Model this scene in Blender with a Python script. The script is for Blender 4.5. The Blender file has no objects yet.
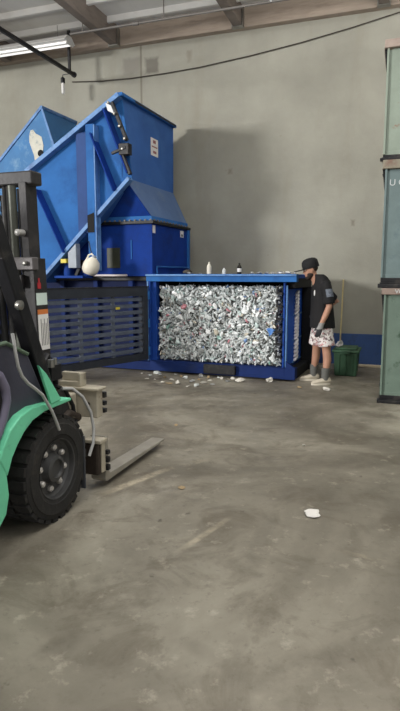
import bpy, bmesh, math, random
from mathutils import Vector, Matrix, Euler
R = math.radians
rng = random.Random(7)
COL = bpy.context.scene.collection

# ------------------------------------------------------------------ materials
def lin(c):
    o = []
    for v in c:
        v /= 255.0
        o.append(v / 12.92 if v <= .04045 else ((v + .055) / 1.055) ** 2.4)
    return (*o, 1.0)

def N(nt, t, **kw):
    n = nt.nodes.new(t)
    for k, v in kw.items():
        if k in n.inputs.keys(): n.inputs[k].default_value = v
        else: setattr(n, k, v)
    return n

MATS = {}
def mat(name, col, rough=.6, metal=0., var=.18, scale=5., bump=.08, bscale=None, dirt=None, dscale=3., dlo=.52, dhi=.7, spec=.4, stretch=None):
    """Painted / plain surface: base colour with soft noise variation, optional dirt or wear colour in noise-shaped patches."""
    if name in MATS: return MATS[name]
    m = bpy.data.materials.new(name); m.use_nodes = True
    nt = m.node_tree; nt.nodes.clear(); L = nt.links.new
    out = N(nt, 'ShaderNodeOutputMaterial'); b = N(nt, 'ShaderNodeBsdfPrincipled')
    b.inputs['Roughness'].default_value = rough; b.inputs['Metallic'].default_value = metal
    b.inputs['Specular IOR Level'].default_value = spec
    L(b.outputs[0], out.inputs[0])
    tc = N(nt, 'ShaderNodeTexCoord'); vec = tc.outputs['Object']
    if stretch:
        mp = N(nt, 'ShaderNodeMapping'); mp.inputs['Scale'].default_value = stretch
        L(vec, mp.inputs['Vector']); vec = mp.outputs[0]
    n1 = N(nt, 'ShaderNodeTexNoise', Scale=scale, Detail=5., Roughness=.6); L(vec, n1.inputs['Vector'])
    c = lin(col)
    r = N(nt, 'ShaderNodeValToRGB')
    r.color_ramp.elements[0].position = .3; r.color_ramp.elements[1].position = .72
    r.color_ramp.elements[0].color = (*[v * (1 - var) for v in c[:3]], 1)
    r.color_ramp.elements[1].color = (*[min(1, v * (1 + var)) for v in c[:3]], 1)
    L(n1.outputs['Fac'], r.inputs['Fac']); colout = r.outputs[0]
    if dirt:
        n2 = N(nt, 'ShaderNodeTexNoise', Scale=dscale, Detail=7., Roughness=.68); L(vec, n2.inputs['Vector'])
        mr = N(nt, 'ShaderNodeMapRange'); mr.inputs['From Min'].default_value = dlo; mr.inputs['From Max'].default_value = dhi
        L(n2.outputs['Fac'], mr.inputs['Value'])
        mx = N(nt, 'ShaderNodeMix', data_type='RGBA'); L(mr.outputs[0], mx.inputs[0]); L(colout, mx.inputs[6]); mx.inputs[7].default_value = lin(dirt)
        colout = mx.outputs[2]
    L(colout, b.inputs['Base Color'])
    if bump:
        n3 = N(nt, 'ShaderNodeTexNoise', Scale=bscale or scale * 6, Detail=4.); L(vec, n3.inputs['Vector'])
        bp = N(nt, 'ShaderNodeBump', Strength=bump, Distance=.02); L(n3.outputs['Fac'], bp.inputs['Height']); L(bp.outputs[0], b.inputs['Normal'])
    MATS[name] = m
    return m

def mat_random(name, stops, rough=.35, metal=.2, island=True):
    """A pile whose pieces each take one flat colour of the list."""
    m = bpy.data.materials.new(name); m.use_nodes = True
    nt = m.node_tree; b = nt.nodes['Principled BSDF']; L = nt.links.new
    if island: g = N(nt, 'ShaderNodeNewGeometry'); o = g.outputs['Random Per Island']
    else: g = N(nt, 'ShaderNodeObjectInfo'); o = g.outputs['Random']
    r = N(nt, 'ShaderNodeValToRGB'); cr = r.color_ramp; cr.interpolation = 'CONSTANT'
    while len(cr.elements) < len(stops): cr.elements.new(.5)
    for e, (p, c) in zip(cr.elements, stops): e.position = p; e.color = lin(c)
    L(o, r.inputs['Fac']); L(r.outputs[0], b.inputs['Base Color'])
    b.inputs['Roughness'].default_value = rough; b.inputs['Metallic'].default_value = metal
    MATS[name] = m
    return m

# ------------------------------------------------------------------ mesh building
class MB:
    def __init__(s): s.v = []; s.f = []
    def add(s, vs, fs, M=None):
        o = len(s.v)
        s.v += [tuple(M @ Vector(p)) if M else tuple(p) for p in vs]
        s.f += [tuple(i + o for i in f) for f in fs]
        return s
    def box(s, x0, x1, y0, y1, z0, z1, M=None):
        vs = [(x, y, z) for x in (x0, x1) for y in (y0, y1) for z in (z0, z1)]
        return s.add(vs, [(0, 1, 3, 2), (4, 6, 7, 5), (0, 4, 5, 1), (2, 3, 7, 6), (0, 2, 6, 4), (1, 5, 7, 3)], M)
    def bar(s, p, q, w, h, up=(0, 0, 1)):
        """rectangular bar from p to q, w across, h along up"""
        p, q = Vector(p), Vector(q); d = q - p; L = d.length; d.normalize()
        u = Vector(up); side = d.cross(u)
        if side.length < 1e-5: side = d.cross(Vector((0, 1, 0)))
        side.normalize(); u = side.cross(d)
        M = Matrix((d, side, u)).transposed().to_4x4(); M.translation = p
        return s.box(0, L, -w / 2, w / 2, -h / 2, h / 2, M)
    def prism(s, poly, t0, t1, axis='y'):
        """poly of 2D points; extruded from t0 to t1 along axis (y: poly is x,z; x: poly is y,z; z: poly is x,y)"""
        n = len(poly); A = lambda p, t: {'y': (p[0], t, p[1]), 'x': (t, p[0], p[1]), 'z': (p[0], p[1], t)}[axis]
        vs = [A(p, t0) for p in poly] + [A(p, t1) for p in poly]
        fs = [tuple(range(n))[::-1], tuple(range(n, 2 * n))] + [(i, (i + 1) % n, (i + 1) % n + n, i + n) for i in range(n)]
        return s.add(vs, fs)
    def hexa(s, lo, hi):
        """frustum between two 4-point loops"""
        return s.add(list(lo) + list(hi), [(3, 2, 1, 0), (4, 5, 6, 7)] + [(i, (i + 1) % 4, (i + 1) % 4 + 4, i + 4) for i in range(4)])
    def tube(s, pts, r, n=8, cap=True):
        pts = [Vector(p) for p in pts]; rs = r if isinstance(r, (list, tuple)) else [r] * len(pts)
        o = len(s.v); ref = None
        for i, p in enumerate(pts):
            d = (pts[min(i + 1, len(pts) - 1)] - pts[max(i - 1, 0)]).normalized()
            if ref is None:
                ref = d.orthogonal().normalized()
            ref = (ref - d * ref.dot(d))
            if ref.length < 1e-6: ref = d.orthogonal()
            ref.normalize(); e = d.cross(ref)
            for k in range(n):
                a = 2 * math.pi * k / n
                s.v.append(tuple(p + (ref * math.cos(a) + e * math.sin(a)) * rs[i]))
        for i in range(len(pts) - 1):
            for k in range(n):
                a = o + i * n + k; b = o + i * n + (k + 1) % n
                s.f.append((a, b, b + n, a + n))
        if cap:
            s.f.append(tuple(o + k for k in range(n))[::-1]); s.f.append(tuple(o + (len(pts) - 1) * n + k for k in range(n)))
        return s
    def lathe(s, prof, M=None, n=24, cap=True):
        """profile of (radius, height) about z"""
        vs = []; fs = []
        for r, z in prof:
            for k in range(n):
                a = 2 * math.pi * k / n; vs.append((r * math.cos(a), r * math.sin(a), z))
        for i in range(len(prof) - 1):
            for k in range(n):
                a = i * n + k; b = i * n + (k + 1) % n; fs.append((a, b, b + n, a + n))
        if cap and prof[0][0] > 1e-6: fs.append(tuple(range(n))[::-1])
        if cap and prof[-1][0] > 1e-6: fs.append(tuple((len(prof) - 1) * n + k for k in range(n)))
        return s.add(vs, fs, M)
    def loft(s, rings, n=16):
        """rings of (centre, rx, ry[, axis tilt matrix]) -> closed body; local x,y in each ring's plane"""
        o = len(s.v)
        for rg in rings:
            c, rx, ry = Vector(rg[0]), rg[1], rg[2]; M = rg[3] if len(rg) > 3 else Matrix.Identity(3)
            for k in range(n):
                a = 2 * math.pi * k / n; s.v.append(tuple(c + M @ Vector((rx * math.cos(a), ry * math.sin(a), 0))))
        for i in range(len(rings) - 1):
            for k in range(n):
                a = o + i * n + k; b = o + i * n + (k + 1) % n; s.f.append((a, b, b + n, a + n))
        s.f.append(tuple(o + k for k in range(n))[::-1]); s.f.append(tuple(o + (len(rings) - 1) * n + k for k in range(n)))
        return s
    def ball(s, c, rx, ry=None, rz=None, M=None, n=14, m=9):
        ry = ry or rx; rz = rz or rx; vs = []; fs = []
        for i in range(m + 1):
            t = math.pi * i / m
            for k in range(n):
                a = 2 * math.pi * k / n
                p = Vector((rx * math.sin(t) * math.cos(a), ry * math.sin(t) * math.sin(a), -rz * math.cos(t)))
                if M: p = M @ p
                vs.append(tuple(Vector(c) + p))
        for i in range(m):
            for k in range(n):
                fs.append((i * n + k, i * n + (k + 1) % n, (i + 1) * n + (k + 1) % n, (i + 1) * n + k))
        return s.add(vs, fs)
    def obj(s, name, m, parent=None, bevel=0., smooth=None, loc=None, rz=0.):
        me = bpy.data.meshes.new(name); me.from_pydata(s.v, [], s.f)
        bm = bmesh.new(); bm.from_mesh(me)
        bmesh.ops.remove_doubles(bm, verts=bm.verts, dist=1e-6)
        bmesh.ops.dissolve_degenerate(bm, edges=bm.edges, dist=1e-6)
        bmesh.ops.recalc_face_normals(bm, faces=bm.faces); bm.to_mesh(me); bm.free()
        o = bpy.data.objects.new(name, me); COL.objects.link(o); me.materials.append(m)
        if parent: o.parent = parent
        if loc: o.location = loc
        if rz: o.rotation_euler.z = rz
        if smooth is not None:
            for p in me.polygons: p.use_smooth = True
            if smooth < 179:
                md = o.modifiers.new('Edges', 'EDGE_SPLIT'); md.split_angle = R(smooth)
        if bevel:
            md = o.modifiers.new('Bevel', 'BEVEL'); md.width = bevel; md.segments = 2; md.limit_method = 'ANGLE'; md.angle_limit = R(40)
        return o

def tag(o, label, cat, group=None):
    o['label'] = label; o['category'] = cat
    if group: o['group'] = group
    return o
def thing(name, label, cat, loc, rz=0., group=None):
    o = bpy.data.objects.new(name, None); COL.objects.link(o); o.location = loc; o.rotation_euler.z = rz
    o.empty_display_size = .2
    return tag(o, label, cat, group)
def struct(o, label=None):
    o['kind'] = 'structure'
    if label: o['label'] = label
    return o
def dup(root, loc, rot, label=None, group=None, scale=None):
    r = root.copy(); COL.objects.link(r); r.location = loc; r.rotation_euler = rot
    if scale: r.scale = scale
    if label: r['label'] = label
    if group: r['group'] = group
    for ch in list(root.children):
        c = ch.copy(); COL.objects.link(c); c.parent = r
        for g in list(ch.children):
            d = g.copy(); COL.objects.link(d); d.parent = c
    return r

# ------------------------------------------------------------------ frames of the place
PH_W = R(19.3); WO = Vector((2.95, 9.59, 0))            # back wall: s along it, y into it
def wpt(s, off, z): # off = distance in front of the wall
    return Vector((WO.x + s * math.cos(PH_W) - off * math.sin(PH_W), WO.y - s * math.sin(PH_W) - off * math.cos(PH_W), z))
PH_B = R(21.4); BO = Vector((-.81, 8.91, 0))            # baler frame
def bpt(a, b, z):
    return Vector((BO.x + a * math.cos(PH_B) + b * math.sin(PH_B), BO.y - a * math.sin(PH_B) + b * math.cos(PH_B), z))
CEIL = 6.05

# ------------------------------------------------------------------ palette
blue = mat('blue_paint', (46, 104, 170), .7, 0, .12, 2.5, .04, 14, spec=.2, dirt=(34, 76, 134), dscale=1.7, dlo=.5, dhi=.75)
blue_deep = mat('deep_blue_paint', (26, 66, 146), .7, 0, .15, 3, .04, 16, spec=.2, dirt=(22, 42, 92), dscale=2.2, dlo=.52, dhi=.72)
blue_edge = mat('worn_blue_edge_paint', (92, 136, 190), .5, 0, .15, 6, .06, dirt=(50, 84, 140), dscale=5)
navy = mat('navy_machine_paint', (20, 42, 96), .7, 0, .15, 3, .04, 16, spec=.2, dirt=(34, 48, 88), dscale=2.2, dlo=.52, dhi=.72)
box_blue = mat('royal_blue_box_and_shade', (18, 54, 132), .75, 0, .12, 3, .03, 16, spec=.15, dirt=(24, 44, 100), dscale=2.2, dlo=.52, dhi=.72)  # feed box colour; also paints shade on the fins and transition front
blue_old = mat('faded_blue_paint', (56, 116, 170), .6, 0, .15, 2, .05, dirt=(120, 160, 190), dscale=2.3, dlo=.56, dhi=.75)
black = mat('black_steel', (26, 26, 29), .5, .2, .3, 6, .1, dirt=(58, 55, 52), dscale=8)
dark_void = mat('black_steel_and_shade', (13, 13, 15), .8, 0, .3, 6, .05)  # flat black; also paints darkness into recesses and openings
gate_grey = mat('dark_grey_gate_steel', (86, 94, 108), .55, .1, .2, 5, .08, dirt=(66, 74, 86), dscale=4)
white_lab = mat('white_label', (226, 224, 220), .5, 0, .05, 10, 0)
worn_white = mat('worn_white_primer', (206, 204, 192), .7, 0, .1, 8, .05, dirt=(120, 140, 150), dscale=9, dlo=.58)
orange = mat('orange_label', (206, 120, 62), .5, 0, .05, 10, 0)
yellow = mat('yellow_label', (214, 196, 60), .5, 0, .05, 10, 0)
red_mark = mat('red_mark', (168, 46, 52), .5, 0, .1, 10, 0)
grey_txt = mat('grey_print', (120, 118, 116), .6, 0, .05, 10, 0)
grey_panel = mat('grey_panel_paint', (150, 158, 168), .5, 0, .1, 8, .03)
steel = mat('bare_steel', (150, 148, 142), .35, .8, .2, 12, .08)
wood_beam = mat('brown_beam_wood', (122, 112, 104), .75, 0, .14, 2, .12, 20, dirt=(106, 96, 88), dscale=3, stretch=(1, 1, 4))
ledger_wood = mat('pale_ledger_wood', (160, 146, 132), .75, 0, .16, 3, .1, 20, dirt=(140, 126, 114), dscale=2.5, stretch=(.6, 1, 4))
offwhite = mat('off_white_plastic', (226, 220, 204), .5, 0, .08, 6, .05)
fixture_white = mat('white_enamel', (214, 212, 208), .4, 0, .05, 5, 0)
pipe_grey = mat('grey_pipe_paint', (112, 108, 104), .5, .2, .12, 6, .05)

def fpx(x, y):
    t_ = math.atan(80.5 / 560); v = (x - 200) / 560.0; w = (355.5 - y) / 560.0; t = 1.55 / (math.sin(t_) - w * math.cos(t_))
    return v * t, (math.cos(t_) + w * math.sin(t_)) * t
PALE_S, DARK_S = (196, 184, 160), (84, 77, 67)
SCRATCHES = [(*fpx(*a), *fpx(*b), w, c, k) for a, b, w, c, k in (
    ((98, 496), (170, 468), .05, PALE_S, .9), ((150, 474), (212, 458), .05, PALE_S, .6), ((172, 556), (232, 516), .03, PALE_S, .5),
    ((230, 458), (300, 462), .16, DARK_S, .5), ((300, 462), (398, 468), .14, DARK_S, .5), ((250, 500), (330, 488), .12, DARK_S, .45),
    ((330, 548), (400, 566), .03, PALE_S, .5), ((60, 600), (160, 560), .10, DARK_S, .5), ((230, 690), (390, 640), .09, DARK_S, .45),
    ((10, 690), (90, 620), .08, DARK_S, .5), ((20, 560), (110, 520), .12, DARK_S, .45), ((280, 430), (400, 418), .2, DARK_S, .35))]
# floor: stained, scuffed concrete
def floor_material():
    m = bpy.data.materials.new('stained_concrete_floor'); m.use_nodes = True
    nt = m.node_tree; b = nt.nodes['Principled BSDF']; L = nt.links.new
    tc = N(nt, 'ShaderNodeTexCoord'); P = tc.outputs['Object']
    def noise(scale, detail=6, rough=.62, vec=P, dist=0.):
        n = N(nt, 'ShaderNodeTexNoise', Scale=scale, Detail=detail, Roughness=rough, Distortion=dist); L(vec, n.inputs['Vector']); return n.outputs['Fac']
    def ramp(f, stops):
        r = N(nt, 'ShaderNodeValToRGB')
        while len(r.color_ramp.elements) < len(stops): r.color_ramp.elements.new(.5)
        for e, (p, c) in zip(r.color_ramp.elements, stops): e.position = p; e.color = lin(c) if len(c) == 3 else c
        L(f, r.inputs['Fac']); return r.outputs[0]
    def mix(f, a, c, mode='MIX'):
        x = N(nt, 'ShaderNodeMix', data_type='RGBA', blend_type=mode)
        if isinstance(f, float): x.inputs[0].default_value = f
        else: L(f, x.inputs[0])
        L(a, x.inputs[6])
        if isinstance(c, tuple): x.inputs[7].default_value = lin(c)
        else: L(c, x.inputs[7])
        return x.outputs[2]
    def rng_(f, lo, hi, a=0., z=1.):
        r = N(nt, 'ShaderNodeMapRange'); L(f, r.inputs['Value'])
        for k, v in zip(('From Min', 'From Max', 'To Min', 'To Max'), (lo, hi, a, z)): r.inputs[k].default_value = v
        return r.outputs[0]
    base = ramp(noise(.55, 8, .6, dist=.6), [(.34, (92, 87, 76)), (.5, (126, 120, 107)), (.66, (162, 156, 141))])
    blot = rng_(noise(2.4, 8, .66, dist=.8), .5, .64, 0, .62)
    c = mix(blot, base, (92, 84, 71))
    fine = rng_(noise(17, 5, .7), .56, .72, 0, .5)
    c = mix(fine, c, (92, 85, 74))
    pale = rng_(noise(6.5, 6, .7), .58, .72, 0, .55)
    c = mix(pale, c, (182, 174, 158))
    spots = rng_(noise(9, 3, .5), .70, .74, 0, .6)
    c = mix(spots, c, (72, 66, 58))
    # tyre arcs: bands of a very large wave, broken up by noise
    def arcs(scale, loc, col, lo, hi, amt, rot=0.):
        mp = N(nt, 'ShaderNodeMapping'); mp.inputs['Location'].default_value = loc; mp.inputs['Rotation'].default_value = (0, 0, rot)
        L(P, mp.inputs['Vector'])
        w = N(nt, 'ShaderNodeTexWave', wave_type='RINGS', rings_direction='Z', Scale=scale, Distortion=.7, Detail=2.); w.inputs['Detail Scale'].default_value = .6
        L(mp.outputs[0], w.inputs['Vector'])
        f = rng_(w.outputs['Fac'], lo, hi, 0, amt)
        br = rng_(noise(.9, 4), .45, .62)
        mm = N(nt, 'ShaderNodeMath', operation='MULTIPLY'); L(f, mm.inputs[0]); L(br, mm.inputs[1])
        return mix(mm.outputs[0], c, col)
    c = arcs(.42, (-6.5, -1.5, 0), (92, 86, 76), .92, .99, .3)
    c = arcs(.5, (3, 1.5, 0), (94, 88, 78), .94, .99, .3)
    sep = N(nt, 'ShaderNodeSeparateXYZ'); L(P, sep.inputs[0])
    def MM(op, a, bb):
        n = N(nt, 'ShaderNodeMath', operation=op)
        for i, v in enumerate((a, bb)):
            if isinstance(v, (int, float)): n.inputs[i].default_value = v
            else: L(v, n.inputs[i])
        return n.outputs[0]
    brk = rng_(noise(4, 5, .7), .38, .6)
    def scratch(x0, y0, x1, y1, wdt, col, amt):
        Ls = math.hypot(x1 - x0, y1 - y0); ux, uy = (x1 - x0) / Ls, (y1 - y0) / Ls
        dx = MM('SUBTRACT', sep.outputs[0], x0); dy = MM('SUBTRACT', sep.outputs[1], y0)
        al = MM('ADD', MM('MULTIPLY', dx, ux), MM('MULTIPLY', dy, uy)); ac = MM('SUBTRACT', MM('MULTIPLY', dy, ux), MM('MULTIPLY', dx, uy))
        m1 = rng_(MM('ABSOLUTE', ac, 0), wdt, wdt * .4, 0, amt)
        m2 = rng_(MM('ABSOLUTE', MM('SUBTRACT', al, Ls / 2), 0), Ls / 2, Ls / 2 - .25, 0, 1)
        return mix(MM('MULTIPLY', MM('MULTIPLY', m1, m2), brk), c, col)
    for q in SCRATCHES: c = scratch(*q)
    L(c, b.inputs['Base Color'])
    L(rng_(noise(3, 6), .35, .7, .42, .72), b.inputs['Roughness'])
    b.inputs['Specular IOR Level'].default_value = .35
    bp = N(nt, 'ShaderNodeBump', Strength=.12, Distance=.02); L(noise(30, 4), bp.inputs['Height']); L(bp.outputs[0], b.inputs['Normal'])
    return m

def wall_material():
    m = bpy.data.materials.new('tilt_up_concrete_wall'); m.use_nodes = True
    nt = m.node_tree; b = nt.nodes['Principled BSDF']; L = nt.links.new
    tc = N(nt, 'ShaderNodeTexCoord'); P = tc.outputs['Object']
    def noise(scale, detail=6, rough=.6, st=None):
        v = P
        if st:
            mp = N(nt, 'ShaderNodeMapping'); mp.inputs['Scale'].default_value = st; L(P, mp.inputs['Vector']); v = mp.outputs[0]
        n = N(nt, 'ShaderNodeTexNoise', Scale=scale, Detail=detail, Roughness=rough); L(v, n.inputs['Vector']); return n.outputs['Fac']
    r = N(nt, 'ShaderNodeValToRGB'); e = r.color_ramp.elements
    e[0].position = .3; e[0].color = lin((146, 144, 133)); e[1].position = .72; e[1].color = lin((169, 167, 155))
    L(noise(.8, 7), r.inputs['Fac']); c = r.outputs[0]
    sep = N(nt, 'ShaderNodeSeparateXYZ'); L(P, sep.inputs[0])
    def M(op, a, bb=None, clamp=False):
        n = N(nt, 'ShaderNodeMath', operation=op); n.use_clamp = clamp
        for i, v in enumerate((a, bb)):
            if v is None: continue
            if isinstance(v, (int, float)): n.inputs[i].default_value = v
            else: L(v, n.inputs[i])
        return n.outputs[0]
    def rng_(f, lo, hi, a=0., z=1.):
        q = N(nt, 'ShaderNodeMapRange'); L(f, q.inputs['Value'])
        for k, v in zip(('From Min', 'From Max', 'To Min', 'To Max'), (lo, hi, a, z)): q.inputs[k].default_value = v
        return q.outputs[0]
    def mix(f, a, col):
        x = N(nt, 'ShaderNodeMix', data_type='RGBA'); L(f, x.inputs[0]); L(a, x.inputs[6]); x.inputs[7].default_value = lin(col); return x.outputs[2]
    def patch(s, z, hs, hz, col, amt, soft=.06):
        wob = M('MULTIPLY', M('SUBTRACT', noise(5, 3), .5), .12)
        dx = M('SUBTRACT', M('ADD', M('ABSOLUTE', M('SUBTRACT', sep.outputs[0], s)), wob), hs)
        dz = M('SUBTRACT', M('ADD', M('ABSOLUTE', M('SUBTRACT', sep.outputs[2], z)), wob), hz)
        d = M('MAXIMUM', dx, dz)
        return mix(rng_(d, 0., -soft, 0., amt), c, col)
    # grime streaks and blotches that belong to the wall itself
    c = mix(rng_(noise(1.1, 7, .65, (1.6, 1, .35)), .53, .72, 0, .35), c, (140, 133, 116))
    c = mix(rng_(noise(4.5, 6, .7), .66, .74, 0, .4), c, (126, 120, 106))
    c = patch(-4.46, 5.40, .21, .16, (134, 130, 122), .75)
    c = patch(-4.06, 5.36, .16, .16, (112, 108, 100), .85)
    c = patch(-3.33, 5.42, .06, .12, (134, 128, 116), .7)
    c = patch(-2.55, 3.4, .05, .06, (116, 106, 92), .7)
    c = patch(-.38, 2.42, .04, .06, (108, 98, 84), .8)
    # panel joint
    jd = M('ABSOLUTE', M('SUBTRACT', sep.outputs[0], -4.28))
    c = mix(rng_(jd, .025, .012, 0., .8), c, (120, 114, 102))
    jd2 = M('ABSOLUTE', M('SUBTRACT', sep.outputs[0], 3.2))
    c = mix(rng_(jd2, .025, .012, 0., .8), c, (120, 114, 102))
    L(c, b.inputs['Base Color']); b.inputs['Roughness'].default_value = .85; b.inputs['Specular IOR Level'].default_value = .2
    bp = N(nt, 'ShaderNodeBump', Strength=.15, Distance=.02); L(noise(14, 5), bp.inputs['Height']); L(bp.outputs[0], b.inputs['Normal'])
    return m

# ------------------------------------------------------------------ setting
struct(MB().box(-14, 10, -2, 14.5, -.2, 0).obj('floor', floor_material()), 'stained grey brown concrete warehouse floor')
struct(MB().box(-13, 8, 0, .25, 0, CEIL + .4).obj('wall_back', wall_material(), loc=WO, rz=-PH_W), 'bare grey beige concrete back wall')
base_blue = mat('blue_wall_band_paint', (58, 86, 138), .7, 0, .18, 3, .08, dirt=(48, 60, 88), dscale=3)
struct(MB().box(-13, 8, -.012, .0, 0, .54).obj('baseboard_back', base_blue, loc=WO, rz=-PH_W), 'blue painted band along foot of wall')
ceil_m = mat('grey_roof_deck', (208, 206, 202), .85, 0, .1, 1.2, .08, 8, dirt=(186, 180, 174), dscale=.9, stretch=(1, .35, 1))
struct(MB().box(-13, 8, -8, .2, CEIL, CEIL + .12).obj('ceiling', ceil_m, loc=WO, rz=-PH_W), 'grey timber roof deck')
struct(MB().box(-13, 8, -.14, 0, 5.72, CEIL).obj('trim_1', ledger_wood, loc=WO, rz=-PH_W, bevel=.006), 'pale wooden ledger beam along top of wall')
for i, s in enumerate((-9.4, -7.1, -4.73, -2.38, -.02, 2.3, 4.6)):
    struct(MB().box(s - .075, s + .075, -8, -.14, 5.72, CEIL).obj('trim_%d' % (i + 2), wood_beam, loc=WO, rz=-PH_W, bevel=.006), 'brown timber roof beam')
for i, off in enumerate((.55, 1.25, 1.95, 2.65)):   # purlin lines under the deck
    struct(MB().box(-13, 8, -off - .03, -off + .03, CEIL - .1, CEIL).obj('trim_%d' % (i + 9), ceil_m, loc=WO, rz=-PH_W), 'grey roof purlin')
# joist hangers where beams meet the ledger
for i, s in enumerate((-4.73, -2.38, -.02)):
    m = MB().box(s - .1, s - .08, -.24, -.14, 5.72, 6.0).box(s + .08, s + .1, -.24, -.14, 5.72, 6.0).box(s - .1, s + .1, -.24, -.14, 5.70, 5.716)
    struct(m.obj('trim_%d' % (i + 13), steel, loc=WO, rz=-PH_W), 'steel joist hanger')

def exec_part(fn): fn()

# sprinkler pipe, strip lights, steel rail, cable
pip = MB().tube([(-5.15, -1.0, 5.66), (-3, -1.0, 5.66), (4, -1.0, 5.66)], .02, 10)
pip.lathe([(.032, -.05), (.032, .05)], Matrix.Translation((-3.9, -1.0, 5.66)) @ Matrix.Rotation(R(90), 4, 'Y'), 12)
for s in (-4.9, -3.4, -.9, 1.6): pip.bar((s, -1.0, 5.66), (s, -1.0, 5.97), .015, .015)
tag(pip.obj('sprinkler_pipe', pipe_grey, smooth=40, loc=WO, rz=-PH_W), 'grey sprinkler pipe running under the ceiling beside the wall', 'pipe')

lamp_glass = bpy.data.materials.new('lit_tube_glass'); lamp_glass.use_nodes = True
_b = lamp_glass.node_tree.nodes['Principled BSDF']; _b.inputs['Base Color'].default_value = (.9, .9, .9, 1); _b.inputs['Emission Color'].default_value = (1, .98, .95, 1); _b.inputs['Emission Strength'].default_value = .7
def strip_light(label, s0, s1, off, z, drop=.25):
    t = thing('strip_light', label, 'light', wpt(s0, off, z), -PH_W)
    L_ = s1 - s0
    MB().prism([(-.17, .0), (-.06, .1), (.06, .1), (.17, .0), (.16, -.01), (-.16, -.01)], 0, L_, 'x').obj('housing', fixture_white, t, bevel=.004)
    for y in (-.07, .07):
        MB().tube([(.04, y, -.028), (L_ - .04, y, -.028)], .016, 10).obj('tube', lamp_glass, t, smooth=40)
    for x in (0, L_ - .02): MB().box(x, x + .02, -.11, .11, -.05, 0).obj('lamp_holder', fixture_white, t)
    for x in (.25, L_ - .25): MB().tube([(x, 0, .09), (x, 0, .1 + drop)], .006, 6).obj('hanger', steel, t)
    return t
strip_light('white strip light fixture hanging above the black steel rail', -7.9, -5.33, .72, 5.66, .21)
strip_light('white strip light at the top edge of the photo, near the middle beam', -1.44, -.62, 2.03, 5.29, .58)

rail = thing('steel_rail', 'black steel rail sticking out below the ceiling on a short drop bar', 'rail', wpt(-5.42, .5, 5.2), -PH_W)
MB().bar((0, -4, 0), (0, .02, 0), .055, .055).obj('bar', black, rail, bevel=.004)
MB().bar((-.07, .0, .02), (-.07, .0, .83), .045, .045).obj('drop_bar', black, rail, bevel=.004)
MB().lathe([(.03, -.03), (.05, -.02), (.05, .02), (.03, .03)], Matrix.Translation((0, .03, 0)) @ Matrix.Rotation(R(90), 4, 'X'), 12).obj('end_cap', black, rail)

pull = thing('pull_switch', 'small white pull switch dangling from the black steel rail', 'switch', wpt(-5.64, .5, 4.88), -PH_W)
MB().lathe([(.02, 0), (.03, .02), (.03, .17), (.02, .19)], n=12).obj('handle', mat('white_plastic', (236, 234, 230), .4, 0, .02, 5, 0), pull, smooth=40)
MB().lathe([(.035, .19), (.04, .2), (.04, .27), (.018, .29)], n=12).obj('socket', black, pull, smooth=40)
MB().tube([(0, 0, .28), (.0, -.0, .33), (.16, .0, .335), (.2, 0, .33)], .007, 6).obj('cord', black, pull)
pts = [(-5.73, 5.24), (-5.13, 5.19), (-4.5, 5.17), (-3.79, 5.18), (-3.12, 5.21), (-2.2, 5.29), (-1.34, 5.39), (-.54, 5.51), (.19, 5.64), (.6, 5.70)]
tag(MB().tube([(s, -.03, z) for s, z in pts], .009, 6).obj('cable', mat('dark_cable', (66, 60, 54), .6, 0, .1, 6, 0), smooth=180, loc=WO, rz=-PH_W),
    'thin dark cable sagging across the concrete wall', 'cable')

# ------------------------------------------------------------------ baler
bal = thing('baler', 'huge blue steel baling press with tall hopper and open barred gate', 'baling press', BO, -PH_B)
CD = 1.45                                                # chamber depth
MB().box(0, 2.2, .0, CD, .03, .2).box(2.2, 2.36, .0, .14, .03, .2).obj('base_frame', navy, bal, bevel=.008)
MB().box(.1, 2.3, .1, 1.3, 0, .03).obj('foot', black, bal)
MB().box(.95, 1.46, -.07, 0, .05, .19).obj('lock_block', black, bal, bevel=.01)
MB().box(-.02, 2.36, -.05, .09, 1.45, 1.565).obj('top_beam', blue, bal, bevel=.008)
MB().box(-.02, 2.36, -.075, -.05, 1.535, 1.56).obj('beam_flange', blue_edge, bal, bevel=.003)
MB().box(0, 2.32, .09, CD, 1.50, 1.56).obj('roof_plate', blue_deep, bal, bevel=.004)
p = MB().box(0, .05, -.05, .12, .2, 1.45).box(.05, .13, .0, .12, .2, 1.45).obj('post', blue_deep, bal, bevel=.006)
MB().box(.0, .02, -.065, -.05, .2, 1.45).obj('post_edge', blue_edge, p)
MB().box(2.155, 2.185, .02, .12, .2, 1.45).obj('post', blue_deep, bal, bevel=.006)
MB().box(.05, 2.2, CD - .06, CD, .2, 1.5).box(.0, .06, .12, CD, .2, 1.5).obj('chamber_lining', dark_void, bal)
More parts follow.
